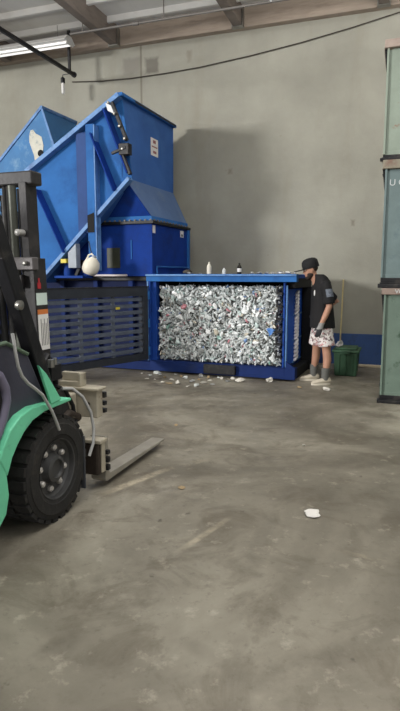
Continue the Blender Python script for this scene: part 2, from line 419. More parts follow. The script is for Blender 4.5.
# side of the bale chamber with guide rings
sp = MB().box(2.14, 2.19, .12, 1.4, .1, 1.34).obj('side_panel', mat('side_blue_paint', (42, 90, 186), .7, 0, .12, 3, .03, spec=.2), bal, bevel=.006)
for z in (.94, .55, .2):
    MB().box(2.19, 2.202, .55, 1.36, z - .012, z + .012).obj('stiffener', blue_edge, sp, bevel=.004)
MB().box(2.19, 2.215, .04, .1, .2, 1.40).obj('stiffener', blue_edge, sp, bevel=.004)
MB().box(2.14, 2.3, .12, CD, 1.36, 1.5).obj('recess_shade', dark_void, bal)  # black block paints in the dark recess above the side panel
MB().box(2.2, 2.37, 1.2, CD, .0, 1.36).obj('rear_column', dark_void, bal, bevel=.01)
MB().box(2.2, 2.33, .14, 1.2, .0, .15).obj('base_side_shade', dark_void, bal, bevel=.01)  # black block paints in the shadow along the base side
marks = MB()
for z0, z1, n in ((1.27, .985, 6), (.905, .59, 7), (.505, .255, 5)):
    for k in range(n):
        z = z0 + (z1 - z0) * k / (n - 1)
        M = Matrix.Translation((2.195, .9, z)) @ Matrix.Rotation(R(20), 4, 'X')
        marks.ball((2.207, .76, z), .034, .13, .027, Matrix.Rotation(R(18), 3, 'X'), 12, 8)
marks.obj('guide_ring', mat('white_ring_plastic', (244, 240, 243), .5, 0, .03, 5, 0), sp, smooth=180)['label'] = 'rows of white rope-like guide rings'
for k in range(6):
    z = .36 + k * .185
    MB().box(2.06, 2.15, -.015, .03, z - .016, z + .016).box(2.06, 2.085, -.015, .03, z, z + .1).obj('wire_finger', black, bal, bevel=.003)
# gussets beside the base
MB().prism([(2.36, .03), (2.36, .2), (2.22, .3), (2.22, .03)], -.02, .02, 'y').obj('gusset', navy, bal, bevel=.004)

# machine body running on to the left behind the gate
body = MB().box(-3.7, -.02, .12, 1.35, .16, 1.46)
body.obj('press_body', mat('dark_navy_body_paint', (14, 27, 66), .7, 0, .15, 3, .04, spec=.2), bal, bevel=.01)
MB().box(-3.7, .0, .06, 1.4, 1.46, 1.53).obj('body_top_plate', black, bal, bevel=.006)
for a in (-.35, -1.0, -1.65, -2.3, -2.95, -3.6):
    MB().box(a - .04, a + .04, .04, .12, .16, 1.46).obj('body_rib', navy, bal, bevel=.006)
MB().box(-3.7, 0, .04, .16, .02, .16).box(-3.7, 0, 1.2, 1.3, 0.02, .16).obj('skid', navy, bal, bevel=.006)

# barred gate swung open on the left post
ga = R(-108.1)
gM = Matrix.Translation((.01, -.09, 0)) @ Matrix.Rotation(ga, 4, 'Z')
GL, GT = 1.98, .1
g = MB()
g.box(.03, GL, -GT / 2, GT / 2, 1.23, 1.36, gM).box(.03, GL, -GT / 2, GT / 2, .23, .33, gM)
g.box(.03, .13, -GT / 2, GT / 2, .33, 1.23, gM).box(GL - .1, GL, -GT / 2, GT / 2, .33, 1.23, gM)
gate = g.obj('gate', mat('charcoal_gate_frame', (44, 48, 56), .55, .1, .2, 5, .08), bal, bevel=.006)
gate['label'] = 'dark grey barred chamber gate, open'
nb = 9
for k in range(nb):
    z = .385 + k * (1.18 - .385) / (nb - 1)
    MB().box(.13, GL - .1, -GT / 2 + .005, GT / 2 - .02, z - .027, z + .027, gM).obj('gate_bar', gate_grey, gate, bevel=.006)
for x in (.72, 1.32):
    MB().box(x - .03, x + .03, -.01, GT / 2 - .03, .33, 1.23, gM).obj('gate_upright', gate_grey, gate, bevel=.004)
MB().box(.0, GL, -GT / 2 - .012, GT / 2, 1.36, 1.378, gM).obj('gate_cap', black, gate)
for z in (.36, .8, 1.24):
    MB().lathe([(.045, z - .07), (.045, z + .07)], Matrix.Translation((.01, -.09, 0)), 14).obj('hinge', blue, gate, bevel=.006)
lat = MB()
lat.box(.5, .58, -.06, -.045, .96, 1.0, gM).box(1.05, 1.12, -.06, -.045, .98, 1.01, gM)
MB().box(.62, .7, GT / 2, GT / 2 + .004, 1.045, 1.08, gM).obj('gate_tag', yellow, gate)

# feed box above the body
fb = MB().box(-1.9, .07, 0, CD, 1.53, 2.34).obj('feed_box', box_blue, bal, bevel=.008)
MB().box(-1.93, .11, -.045, CD + .03, 2.34, 2.385).obj('box_flange', black, fb, bevel=.004)
for k in range(10): MB().lathe([(.018, 0), (.018, .02), (.008, .025)], Matrix.Translation((-.75 + k * .09, -.03, 2.385)), 6).obj('bolt', pipe_grey, fb)
for k in range(12): MB().lathe([(.018, 0), (.018, .02), (.008, .025)], Matrix.Translation((.09, .05 + k * .12, 2.385)), 6).obj('bolt', pipe_grey, fb)
MB().box(.07, .074, .02, .11, 2.2, 2.32).obj('sticker', white_lab, fb)
s2 = MB().box(.07, .074, 1.1, 1.24, 2.2, 2.31).obj('sticker', white_lab, fb)
MB().box(.074, .076, 1.13, 1.21, 2.21, 2.25).obj('print', grey_txt, s2)
MB().box(-.74, -.5, -.012, 0, 1.66, 1.98).obj('hatch', mat('olive_black_plate', (52, 54, 40), .5, 0, .2, 6, .05), fb, bevel=.004)
MB().box(-.3, -.285, -.015, 0, 1.8, 2.1).obj('seam_strip', blue, fb)
MB().box(-.95, -.36, -.08, -.03, 1.53, 1.56).obj('pale_ledge', mat('pale_pink_metal', (206, 196, 196), .5, 0, .08, 6, .02), fb, bevel=.003)
hr = MB().tube([(.1, .1, 1.56), (.1, .1, 1.68), (.1, 1.4, 1.68), (.1, 1.4, 1.56)], .014, 8)
hr.obj('hand_rail', blue, fb, smooth=40)
MB().box(.07, .1, CD - .05, CD + .02, 1.56, 2.34).obj('corner_strip', blue, fb)

# sloped transition and hopper
B0, B1, HA = -.27, 1.58, -.27
tr = MB().hexa([(-1.88, .0, 2.385), (.07, .0, 2.385), (.07, CD, 2.385), (-1.88, CD, 2.385)], [(-1.88, .0, 2.46), (.06, .0, 2.46), (.06, CD, 2.46), (-1.88, CD, 2.46)])
tr.obj('transition_lip', blue, bal)
MB().hexa([(-1.4, .02, 2.46), (.05, .02, 2.46), (.05, CD, 2.46), (-1.4, CD, 2.46)], [(-1.4, B0 + .02, 3.02), (HA, B0 + .02, 3.02), (HA, B1, 3.02), (-1.4, B1, 3.02)]).obj('transition', mat('blue_grey_sloped_plate', (84, 110, 152), .6, 0, .12, 2.2, .05, dirt=(104, 122, 150), dscale=2.5), bal, bevel=.006)
hp = MB()
hp.prism([(B0, 3.0), (B1, 3.0), (B1, 4.17), (B0, 4.17)], HA - .03, HA, 'x')                                   # end wall facing the bale side
POLY = [(HA, 4.17), (-1.98, 3.19), (-1.84, 1.42), (-.12, 2.98)]                                                # side plate outline (a, z)
hp.prism([POLY[0], POLY[1], POLY[2], (-.32, 2.80), (HA, 3.0)], B1 - .03, B1, 'y')
hp.prism([(-1.84, 1.42), (-.32, 2.80), (-.36, 2.84), (-1.88, 1.46)], B0, B1, 'y')
hp.obj('hopper', mat('hopper_blue_paint', (60, 102, 168), .7, 0, .14, 1.6, .04, 14, spec=.2, dirt=(70, 112, 176), dscale=1.4, dlo=.5, dhi=.72), bal, bevel=.004)
plate = MB().prism(POLY, B0, B0 + .03, 'y').obj('chute_side_plate', blue, bal, bevel=.004)
MB().hexa([(-1.4, .0, 2.46), (.05, .0, 2.46), (.05, .03, 2.46), (-1.4, .03, 2.46)], [(-1.4, B0, 3.02), (HA, B0, 3.02), (HA, B0 + .03, 3.02), (-1.4, B0 + .03, 3.02)]).obj('transition_front', box_blue, bal, bevel=.004)  # shade under the overhang painted in with the darker box blue
def flange(pts, w=.075, out=.1, m=blue_edge, name='flange'):
    q = MB()
    for p0, p1 in zip(pts, pts[1:]):
        q.bar((p0[0], B0 - out / 2 + .01, p0[1]), (p1[0], B0 - out / 2 + .01, p1[1]), out, w, (p0[1] - p1[1], 0, p1[0] - p0[0]))
    return q.obj(name, m, plate, bevel=.006)
flange([POLY[1], POLY[0]], .07, .13)
flange([POLY[2], POLY[3]], .06, .12)
rim = MB().box(HA - .05, HA + .06, B0 - .1, B1 + .03, 4.15, 4.2).obj('hopper_rim', blue, bal, bevel=.006)
MB().box(HA + .06, HA + .064, .05, B1, 4.16, 4.19).obj('dark_seal', black, rim)
# upright rib that runs down below the plate as a leg
rb = MB().box(-.84, -.70, B0 - .12, B0, 1.62, 3.80).obj('upright_rib', blue, plate, bevel=.008)
MB().box(-.695, -.68, B0 - .13, B0 + .0, 1.62, 3.78).obj('rib_edge', blue_edge, rb)
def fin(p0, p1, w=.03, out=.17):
    return MB().bar((p0[0], B0 - out / 2, p0[1]), (p1[0], B0 - out / 2, p1[1]), w, out, (0, 1, 0)).obj('fin', box_blue, plate, bevel=.004)  # darker blue paints in the shade on the rib sides
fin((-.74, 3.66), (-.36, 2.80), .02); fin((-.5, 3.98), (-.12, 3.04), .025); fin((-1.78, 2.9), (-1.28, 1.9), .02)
MB().bar((-.945, B0 - .04, 3.7), (-.945, B0 - .04, 2.2), .2, .06, (0, 1, 0)).obj('rib_web', mat('slate_blue_web_paint', (52, 78, 130), .7, 0, .12, 3, .03, spec=.2), plate, bevel=.004)
MB().prism([(-.84, 2.2), (-.72, 2.2), (-.72, 2.5), (-.84, 2.46)], B0 - .125, B0 - .12, 'y').obj('slot', dark_void, rb)
lt = MB().box(-.24, -.08, B0 - .18, B0 - .06, 3.3, 3.46).bar((-.2, B0 - .13, 3.3), (-.08, B0 - .13, 3.02), .05, .05).bar((-.36, B0 - .17, 3.33), (-.12, B0 - .17, 3.4), .04, .04)
lt = lt.bar((-.36, B0 - .14, 4.06), (-.12, B0 - .14, 3.5), .05, .05)
lt = lt.obj('latch_arm', black, plate, bevel=.006)
for q in ((-.4, 4.05), (-.3, 3.88), (-.22, 3.7), (-.14, 3.52), (-.18, 3.38)):
    MB().lathe([(.02, 0), (.02, .03), (.01, .035)], Matrix.Translation((q[0], B0 - .16, q[1])) @ Matrix.Rotation(R(90), 4, 'X'), 8).obj('bolt', steel, lt)
MB().prism([(-.46, 4.06), (-.34, 4.0), (-.3, 3.88), (-.42, 3.94)], B0 - .16, B0 - .12, 'y').obj('bracket', mat('galvanised_bracket', (176, 178, 180), .4, .3, .1, 6, 0), plate, bevel=.003)
st = MB().box(HA, HA + .004, .68, .95, 3.52, 3.8).obj('sticker', white_lab, bal)
MB().box(HA + .004, HA + .006, .71, .92, 3.655, 3.675).box(HA + .004, HA + .006, .76, .86, 3.72, 3.77).box(HA + .004, HA + .006, .76, .88, 3.56, 3.6).obj('print', mat('red_grey_print', (150, 90, 92), .5, 0, .1, 9, 0), st)

# tilted loading hood behind the chute
dv = Vector((1.0, .865)).normalized(); pv = Vector((.28, -.82)).normalized()
c0 = Vector((-2.39, 4.476))
q0, q1, q2, q3 = c0, c0 - dv * 2.6, c0 - dv * 2.6 + Vector((.33, -.95)), c0 + Vector((.33, -.95))
hood = MB()
hood.prism([tuple(q0), tuple(q1), tuple(q2), tuple(q3)], .66, .69, 'y')
hood.prism([tuple(q0), tuple(q1), tuple(q2), tuple(q3)], 1.70, 1.73, 'y')
def slab(pa, pb, t):
    n = Vector((-(pb - pa).y, (pb - pa).x)).normalized() * t
    hood.prism([tuple(pa), tuple(pb), tuple(pb + n), tuple(pa + n)], .69, 1.70, 'y')
slab(q0, q3, -.03); slab(q3, q2, -.03)
ho = hood.obj('loading_hood', blue_old, bal, bevel=.005)
he = MB()
he.bar((q0.x, .655, q0.y), (q1.x, .655, q1.y), .03, .05, (-dv.y, 0, dv.x)).bar((q0.x, .655, q0.y), (q3.x, .655, q3.y), .02, .04)
he.bar((q0.x, .64, q0.y), (q0.x, 1.74, q0.y), .05, .05)
he.obj('hood_edge', blue_edge, ho, bevel=.004)
wp = []
cen = Vector((-2.52, 3.80))
for k in range(16):
    a = 2 * math.pi * k / 16; rr = 1 + .18 * math.sin(3 * a + 1) + .08 * math.sin(5 * a)
    off = Vector((.13 * math.cos(a) * rr, .34 * math.sin(a) * rr)); off = Vector((off.x * .95 - off.y * .2, off.x * .2 + off.y * .95))
    wp.append(tuple(cen + off))
w_ = MB().prism(wp, .652, .659, 'y').obj('bare_patch', worn_white, ho)
MB().lathe([(.06, 0), (.06, .006)], Matrix.Translation((-2.44, .65, 3.7)) @ Matrix.Rotation(R(90), 4, 'X'), 14).obj('dark_hole', dark_void, w_)
MB().bar((-2.3, .68, 3.5), (-1.75, .6, 3.95), .07, .09).obj('hood_hinge', black, ho, bevel=.01)
MB().bar((-2.9, 1.2, 1.5), (-2.9, 1.2, 3.1), .14, .14).bar((-3.5, 1.2, 1.5), (-3.5, 1.2, 2.6), .14, .14).obj('hood_leg', blue_deep, ho)

# little drive and boxes under the chute
MB().prism([(-1.2, 1.66), (-1.05, 1.66), (-1.05, 2.04), (-1.2, 1.90)], -.42, -.3, 'y').obj('junction_box', grey_panel, bal, bevel=.006)
MB().box(-1.34, -1.24, -.42, -.3, 1.74, 1.8).obj('caution_label', yellow, bal)
MB().lathe([(.07, 0), (.08, .02), (.08, .2), (.05, .24)], Matrix.Translation((-1.38, -.15, 1.53)), 16).obj('motor', blue_deep, bal, smooth=40)
MB().box(-1.6, -1.05, -.25, .06, 1.5, 1.54).obj('motor_base', blue_deep, bal, bevel=.005)
MB().bar((-1.5, -.2, 2.1), (-1.05, -.2, 2.1), .06, .06).obj('motor_bracket', blue, bal)
MB().bar((-1.2, -.2, 1.54), (-1.05, -.22, 1.78), .05, .05).obj('hose_arm', black, bal)

jug = thing('plastic_jug', 'off-white plastic jug hanging under the blue chute', 'jug', bpt(-.74, -.56, 1.56), -PH_B)
Mj = Matrix.Rotation(R(22), 4, 'Y')
MB().lathe([(.03, .0), (.09, .01), (.125, .06), (.13, .14), (.11, .21), (.05, .26), (.03, .28)], Mj, 18).obj('body', offwhite, jug, smooth=60)
MB().tube([Mj @ Vector(p) for p in ((.02, 0, .27), (-.06, 0, .31), (-.1, 0, .27), (-.11, 0, .2))], .014, 8).obj('handle', offwhite, jug, smooth=60)
MB().lathe([(.035, .27), (.035, .3)], Mj, 12).obj('cap', grey_panel, jug)
MB().tube([Mj @ Vector((-.05, 0, .3)), (.02, .03, .4), (.0, .03, .5)], .008, 6).obj('strap', black, jug)

# ------------------------------------------------------------------ bale of crushed bottles and cans
bal_stops = [(0, (226, 230, 230)), (.22, (204, 209, 209)), (.42, (182, 188, 188)), (.55, (240, 242, 242)), (.72, (150, 154, 154)), (.80, (198, 214, 212)),
             (.86, (200, 192, 176)), (.89, (74, 77, 78)), (.94, (132, 168, 158)), (.96, (116, 148, 194)), (.972, (206, 140, 150)), (.982, (212, 214, 216))]
crush = mat_random('crushed_plastic', bal_stops, .3, 0, True)
crush_o = mat_random('crushed_bottle_plastic', bal_stops, .3, 0, False)
def ico(sub):
    bm = bmesh.new(); bmesh.ops.create_icosphere(bm, subdivisions=sub, radius=1)
    bm.verts.index_update()
    v = [tuple(x.co) for x in bm.verts]; f = [tuple(y.index for y in x.verts) for x in bm.faces]; bm.free(); return v, f
ICO1, ICO2 = ico(1), ico(2)
def crumple(src, amt, r=rng):
    """squashed crinkled lump: folded by random planes then jittered"""
    v, f = src
    ps = [(Vector((r.gauss(0, 1), r.gauss(0, 1), r.gauss(0, 1))).normalized(), r.uniform(.35, .8)) for _ in range(5)]
    out = []
    for p in v:
        q = Vector(p)
        for n, d in ps:
            e = q.dot(n) - d
            if e > 0: q -= n * e * 1.5
        q += Vector((r.uniform(-1, 1), r.uniform(-1, 1), r.uniform(-1, 1))) * amt
        out.append(q)
    return out, f
def rand_rot(r=rng): return Euler((r.uniform(0, 6.28), r.uniform(0, 6.28), r.uniform(0, 6.28))).to_matrix()
bale = thing('bale', 'big square bale of crushed clear bottles and cans inside the blue press', 'bale', bpt(1.12, .05, .2), -PH_B)
A0, A1, Z1 = -.97, .95, 1.17        # local extents about the empty
core = MB(); nx, nz = 26, 16
MB().box(A0 + .04, A1 - .04, .06, 1.2, .01, Z1 - .04).obj('core', mat('bale_core_grey', (120, 120, 116), .6, 0, .4, 16, .4), bale)
def bale_edge(z):     # ragged left and right limits
    return A0 + .04 * math.sin(z * 9) , A1 + .03 * math.sin(z * 7 + 1) + (.04 if z < .2 else 0)
pile = MB()
for k in range(4600):
    face = rng.random()
    sx, sy, sz = rng.uniform(.022, .066), rng.uniform(.012, .024), rng.uniform(.010, .024)
    if face < .78:
        z = rng.uniform(.03, Z1 - .02); l, r_ = bale_edge(z); pos = Vector((rng.uniform(l + .02, r_ - .02), rng.uniform(-.0, .06), z))
    elif face < .88: pos = Vector((rng.uniform(A0, A1), rng.uniform(.0, .5), Z1 - rng.uniform(0, .04)))
    elif face < .94: pos = Vector((A0 + rng.uniform(0, .04), rng.uniform(.0, .5), rng.uniform(.03, Z1)))
    else: pos = Vector((A1 - rng.uniform(0, .04), rng.uniform(.0, .5), rng.uniform(.03, Z1)))
    v, f = crumple(ICO1, .34)
    Q = Matrix.Rotation(rng.uniform(0, 6.28), 3, 'Y') @ Euler((rng.uniform(-.7, .7), 0, rng.uniform(-.7, .7))).to_matrix()
    pile.add([pos + Q @ Vector((p.x * sx, p.y * sy, p.z * sz)) for p in v], f)
    pz = min(v[2] for v in pile.v[-len(v):])
    if pz < .0: pile.v[-len(v):] = [(a, b, c - pz) for a, b, c in pile.v[-len(v):]]
po = pile.obj('packed_bottles', crush, bale); po['kind'] = 'stuff'
protos = []
for k in range(8):
    v, f = crumple(ICO2, .1)
    b = MB(); b.add([Vector((p.x * .062, p.y * .024, p.z * .036)) for p in v], f)
    protos.append(b)
first = {}
for k in range(100):
    i = k % 8; z = rng.uniform(.07, Z1 - .06); l, r_ = bale_edge(z)
    pos = Vector((rng.uniform(l + .08, r_ - .08), rng.uniform(-.03, .0), z))
    if i not in first:
        o = protos[i].obj('crushed_bottle', crush_o, bale); first[i] = o
    else:
        o = first[i].copy(); COL.objects.link(o); o.parent = bale
    o.location = pos; o.rotation_euler = (rng.uniform(-.5, .5), rng.uniform(0, 6.28), rng.uniform(-.5, .5)); s = rng.uniform(.7, 1.05); o.scale = (s, s, s)
v, f = crumple(ICO2, .08)
b = MB().add([Vector((p.x * .085, p.y * .05, p.z * .07)) for p in v], f)
o = b.obj('blue_wrapper', mat('blue_film', (84, 132, 200), .35, 0, .1, 8, 0), bale); o.location = (.86, -.05, .52); o['label'] = 'blue crumpled wrapper'

# ------------------------------------------------------------------ bottles and cans lying on the baler and on the floor
can_m = mat('silver_can_metal', (198, 198, 196), .3, .55, .1, 12, .05)
clear_m = mat('cloudy_clear_plastic', (206, 210, 206), .25, 0, .1, 10, .05)
litter_w = mat('dirty_white_paper', (204, 200, 190), .7, 0, .1, 8, .1)
litter_t = mat('tan_cardboard', (172, 150, 116), .8, 0, .15, 8, .1)
litter_d = mat('dark_scrap', (70, 64, 56), .7, 0, .2, 8, .1)
TOPZ = 1.562
def bottle_thing(name, label, cat, a, b, z, h, r, m, capm, lab=None):
    t = thing(name, label, cat, bpt(a, b, z), -PH_B)
    MB().lathe([(r * .9, 0), (r, .01), (r, h * .62), (r * .75, h * .74), (r * .36, h * .86), (r * .36, h * .93)], n=16).obj('body', m, t, smooth=50)
    MB().lathe([(r * .42, h * .92), (r * .42, h)], n=12).obj('cap', capm, t)
    if lab: MB().lathe([(r * 1.02, h * .2), (r * 1.02, h * .52)], n=16).obj('paper_label', lab, t, smooth=50)
    return t
bottle_thing('spray_bottle', 'tall white bottle standing on top of the blue press', 'bottle', .905, .3, TOPZ, .19, .036, offwhite, offwhite)
bottle_thing('drink_bottle', 'dark glass bottle with white paper label standing on the blue press', 'bottle', 1.4, .3, TOPZ, .17, .034, mat('dark_glass', (36, 32, 26), .15, 0, .1, 5, 0), black, white_lab)
bottle_thing('drink_bottle', 'short clear bottle standing on the blue press between dark and white bottles', 'bottle', 1.1, .45, TOPZ, .1, .03, clear_m, fixture_white)

def crushed_can(label, m, loc, group=None, s=1., seed=0, z_flat=.55, name='crushed_can', cat='can'):
    r = random.Random(seed)
    v, f = crumple(ICO2, .09, r)
    vs = [Vector((p.x * .075, p.y * .05, p.z * .05 * z_flat)) * s for p in v]
    mz = min(p.z for p in vs)
    q = MB().add([p - Vector((0, 0, mz - .001)) for p in vs], f)
    o = q.obj(name, m, loc=loc, rz=r.uniform(0, 6.28))
    return tag(o, label, cat, group)
tp = [(.56, .25, 'dark crumpled scrap on left end of press top beside white bottle', litter_d, 1.0, .9),
      (.66, .12, 'flattened pale can lying left of the white bottle on press top', can_m, .8, .5),
      (.8, .2, 'small crushed silver can against foot of the white bottle', can_m, .6, .5)]
for k, (a, b, lab, m, s, zf) in enumerate(tp): crushed_can(lab, m, bpt(a, b, TOPZ), s=s, seed=40 + k, z_flat=zf)
for k in range(9):
    crushed_can('crushed silver can in the row on right end of press top', can_m, bpt(1.66 + k * .072, .12 + .13 * ((k * 7) % 3), TOPZ), 'crushed cans on the press top', .72, 60 + k, .6)

fl = [(142, 374), (150, 376), (160, 375), (165, 378), (172, 380), (178, 384), (186, 379), (192, 382), (199, 380), (204, 384), (210, 381), (219, 379), (228, 382), (181, 377), (155, 380), (147, 379), (196, 386), (213, 385), (169, 384), (224, 378), (188, 387), (176, 375), (202, 377), (208, 378), (163, 383), (233, 380)]
CAMH, FPX, TH = 1.55, 560.0, math.atan(80.5 / 560.0)
def on_floor(x, y):      # photo pixel -> floor point, used only to read off where litter lies
    v = (x - 200) / FPX; w = (355.5 - y) / FPX; dz = -math.sin(TH) + w * math.cos(TH); t = -CAMH / dz
    return Vector((v * t, (math.cos(TH) + w * math.sin(TH)) * t, 0))
ms = [litter_w, clear_m, can_m, litter_t, litter_w]
nm = [('paper_scrap', 'crumpled dirty white paper scrap in the litter strewn before the bale', 'scrap'), ('crushed_bottle', 'crushed clear plastic bottle in the litter strewn before the bale', 'bottle'),
      ('crushed_can', 'crushed silver can in the litter strewn before the bale', 'can'), ('cardboard_scrap', 'tan cardboard scrap in the litter strewn before the bale', 'scrap'),
      ('paper_scrap', 'crumpled dirty white paper scrap in the litter strewn before the bale', 'scrap')]
for k, q in enumerate(fl):
    i = k % 5; n_, l_, c_ = nm[i]
    p = on_floor(*q)
    rel = p - BO; bb = rel.x * math.sin(PH_B) + rel.y * math.cos(PH_B)
    if bb > -.12: p = p + Vector((-math.sin(PH_B), -math.cos(PH_B), 0)) * (bb + .12 + .05 * (k % 3))
    crushed_can(l_, ms[i], p, 'litter on the floor before the press', rng.uniform(.38, .85), 100 + k, rng.uniform(.3, .8), n_, c_)
single = [((240, 382), 'paper_scrap', 'white scrap under the middle lock block of the press', litter_w, 1.2), ((272, 381), 'paper_scrap', 'larger white scrap on floor toward right end of the press', litter_w, 1.3),
          ((178, 366), 'crushed_bottle', 'clear crushed bottle resting higher up against the press base', clear_m, 1.0),
          ((326, 391), 'paper_scrap', "white scrap on the floor just below the person's near shoe", litter_w, .9), ((337, 369), 'paper_scrap', 'pale scrap on floor in front of green tote', litter_w, .7),
          ((300, 388), 'cardboard_scrap', "tan scrap on the floor left of the person's shoes", litter_t, .6), ((176, 426), 'cardboard_scrap', 'small tan chip on open floor beyond the fork tip', litter_t, .35),
          ((304, 446), 'cardboard_scrap', 'tiny pale chip alone on the right floor', litter_w, .3), ((182, 489), 'cardboard_scrap', 'tan chip on floor right of the forklift wheel', litter_t, .4)]
for k, (q, n_, l_, m_, s_) in enumerate(single):
    p = on_floor(*q); rel = p - BO; bb = rel.x * math.sin(PH_B) + rel.y * math.cos(PH_B)
    if q[0] < 290 and bb > -.14: p = p + Vector((-math.sin(PH_B), -math.cos(PH_B), 0)) * (bb + .14)
    crushed_can(l_, m_, p, None, s_, 200 + k, .6, n_, 'scrap' if 'scrap' in n_ else 'bottle')
v, f = crumple(ICO2, .1, random.Random(5))
vs = [Vector((p.x * .085, p.y * .06, p.z * .012)) for p in v]; mz = min(p.z for p in vs)
tag(MB().add([p - Vector((0, 0, mz - .001)) for p in vs], f).obj('paper_rag', mat('white_rag', (226, 222, 216), .8, 0, .04, 6, .05), loc=on_floor(312, 515), rz=.2), 'flat white rag lying alone on the open concrete floor', 'rag')

# loose board at the foot of the wall
tag(MB().box(-.26, .3, -.22, -.14, 0.0, .035).obj('board', mat('pale_board', (196, 184, 160), .7, 0, .12, 6, .05), loc=WO, rz=-PH_W, bevel=.004), 'pale board lying at foot of wall beside green bins', 'board')

# ------------------------------------------------------------------ stacked steel bins on the right
def text_obj(name, body, size, m, parent, loc, rot):
    cu = bpy.data.curves.new(name, 'FONT'); cu.body = body; cu.size = size; cu.extrude = .0015
    tmp = bpy.data.objects.new(name, cu); COL.objects.link(tmp); bpy.context.view_layer.update()
    me = bpy.data.meshes.new_from_object(tmp.evaluated_get(bpy.context.evaluated_depsgraph_get())); bpy.data.objects.remove(tmp)
    me.materials.clear(); me.materials.append(m)
    o = bpy.data.objects.new(name, me); COL.objects.link(o); o.parent = parent; o.location = loc; o.rotation_euler = rot
    return o
PH_S = R(19.3); SO = Vector((2.16, 6.7, 0))
def spt(x, y, z): return Vector((SO.x + x * math.cos(PH_S) + y * math.sin(PH_S), SO.y - x * math.sin(PH_S) + y * math.cos(PH_S), z))
rust_rim = mat('rusty_rim_paint', (138, 122, 112), .7, .1, .2, 7, .15, dirt=(112, 84, 76), dscale=5, dlo=.5, dhi=.66)
def steel_bin(label, x, z0, H, bm_, rimm, letters=None, rim_h=.075, base=.1, rim_letters=None):
    W_, D = 1.35, 1.2
    t = thing('steel_bin', label, 'bin', spt(x, 0, z0), -PH_S, 'stacked steel bins')
    z1 = H - rim_h
    sh = MB()
    sh.hexa([(.03, .03, base), (W_ - .03, .03, base), (W_ - .03, D - .03, base), (.03, D - .03, base)], [(.03, .03, base + .04), (W_ - .03, .03, base + .04), (W_ - .03, D - .03, base + .04), (.03, D - .03, base + .04)])
    sh.box(.03, W_ - .03, .03, .06, base, z1).box(.03, W_ - .03, D - .06, D - .03, base, z1).box(.03, .06, .06, D - .06, base, z1).box(W_ - .06, W_ - .03, .06, D - .06, base, z1)
    s_ = sh.obj('shell', bm_, t, bevel=.008)
    for xx in (.34, .68, 1.02):
        MB().box(xx - .035, xx + .035, .0, .03, base, z1).obj('rib', bm_, s_, bevel=.008)
    MB().box(.03, .055, .0, .03, base, z1).obj('corner_edge', bm_, s_, bevel=.006)
    r = MB().box(0, W_, -.015, .07, z1, H).box(0, W_, D - .07, D + .015, z1, H).box(0, .07, .07, D - .07, z1, H).box(W_ - .07, W_, .07, D - .07, z1, H).obj('rim', rimm, t, bevel=.008)
    MB().prism([(.0, z1), (.03, z1), (.03, z1 - .26)], .03, .05, 'y').obj('gusset', dark_void, t); MB().prism([(W_, z1), (W_ - .03, z1), (W_ - .03, z1 - .26)], .03, .05, 'y').obj('gusset', dark_void, t)
    MB().box(.0, W_, .0, .12, 0, base * .42).box(.0, W_, D - .12, D, 0, base * .42).box(0.02, W_ - .02, .02, D - .02, base * .42, base * .55).box(.03, W_ - .03, .03, D - .03, base * .55, base).obj('skid', black, t, bevel=.006)
    if letters: text_obj('lettering', letters[0], letters[1], letters[2], s_, letters[3], (R(90), 0, 0))
    if rim_letters: text_obj('lettering', rim_letters[0], rim_letters[1], rim_letters[2], r, rim_letters[3], (R(90), 0, 0))
    return t
pale_txt = mat('worn_white_lettering', (196, 200, 200), .7, 0, .1, 10, 0)
steel_bin('grey-green steel bin on the floor, lowest of the stack', .0, 0, 1.395, mat('worn_grey_green_paint', (102, 119, 107), .6, .1, .14, 4, .08, dirt=(58, 78, 62), dscale=2.6, dlo=.56, dhi=.64), rust_rim, rim_letters=('VC', .07, pale_txt, (.15, -.017, 1.335)))
steel_bin('blue-grey steel bin in the middle of the stack', -.05, 1.397, 1.465, mat('worn_blue_grey_paint', (104, 120, 120), .6, .1, .14, 4, .08, dirt=(92, 108, 112), dscale=3.5, dlo=.55, dhi=.66), mat('brown_rim_paint', (134, 128, 112), .7, .1, .16, 7, .12, dirt=(120, 96, 84), dscale=6), letters=('U C', .1, pale_txt, (.08, .027, 1.18)), base=.12, rim_h=.1)
steel_bin('pale green rusting steel bin at the top of the stack', -.085, 2.864, 1.3, mat('pale_green_rusty_paint', (138, 149, 136), .65, .1, .12, 4, .1, dirt=(140, 100, 84), dscale=7, dlo=.6, dhi=.68), mat('pink_brown_rim', (156, 140, 130), .7, .1, .16, 7, .12), base=.06, rim_h=.09)

# ------------------------------------------------------------------ green tote, pole
tote_m = mat('green_tote_plastic', (44, 74, 52), .5, 0, .14, 5, .05, dirt=(34, 54, 40), dscale=4)
TO = Vector((2.31, 8.72, 0))
tote = thing('tote_bin', 'dark green plastic tote with lid standing behind the person', 'tote', TO, -PH_W)
MB().hexa([(-.165, -.2, 0), (.165, -.2, 0), (.165, .2, 0), (-.165, .2, 0)], [(-.185, -.23, .37), (.185, -.23, .37), (.185, .23, .37), (-.185, .23, .37)]).obj('body', tote_m, tote, bevel=.02)
for x in (-.1, 0, .1): MB().bar((x, -.207, .04), (x, -.232, .34), .03, .02, (0, 1, 0)).obj('rib', tote_m, tote, bevel=.004)
MB().box(-.205, .205, -.255, .255, .37, .41).box(-.16, .16, -.2, .2, .41, .44).obj('lid', mat('green_lid_plastic', (54, 86, 62), .5, 0, .14, 5, .05), tote, bevel=.012)
MB().box(-.07, .07, -.275, -.25, .35, .4).obj('handle', tote_m, tote, bevel=.006)
v, f = crumple(ICO2, .09, random.Random(9))
vs = [Vector((p.x * .07, p.y * .06, p.z * .07)) for p in v]; mz = min(p.z for p in vs)
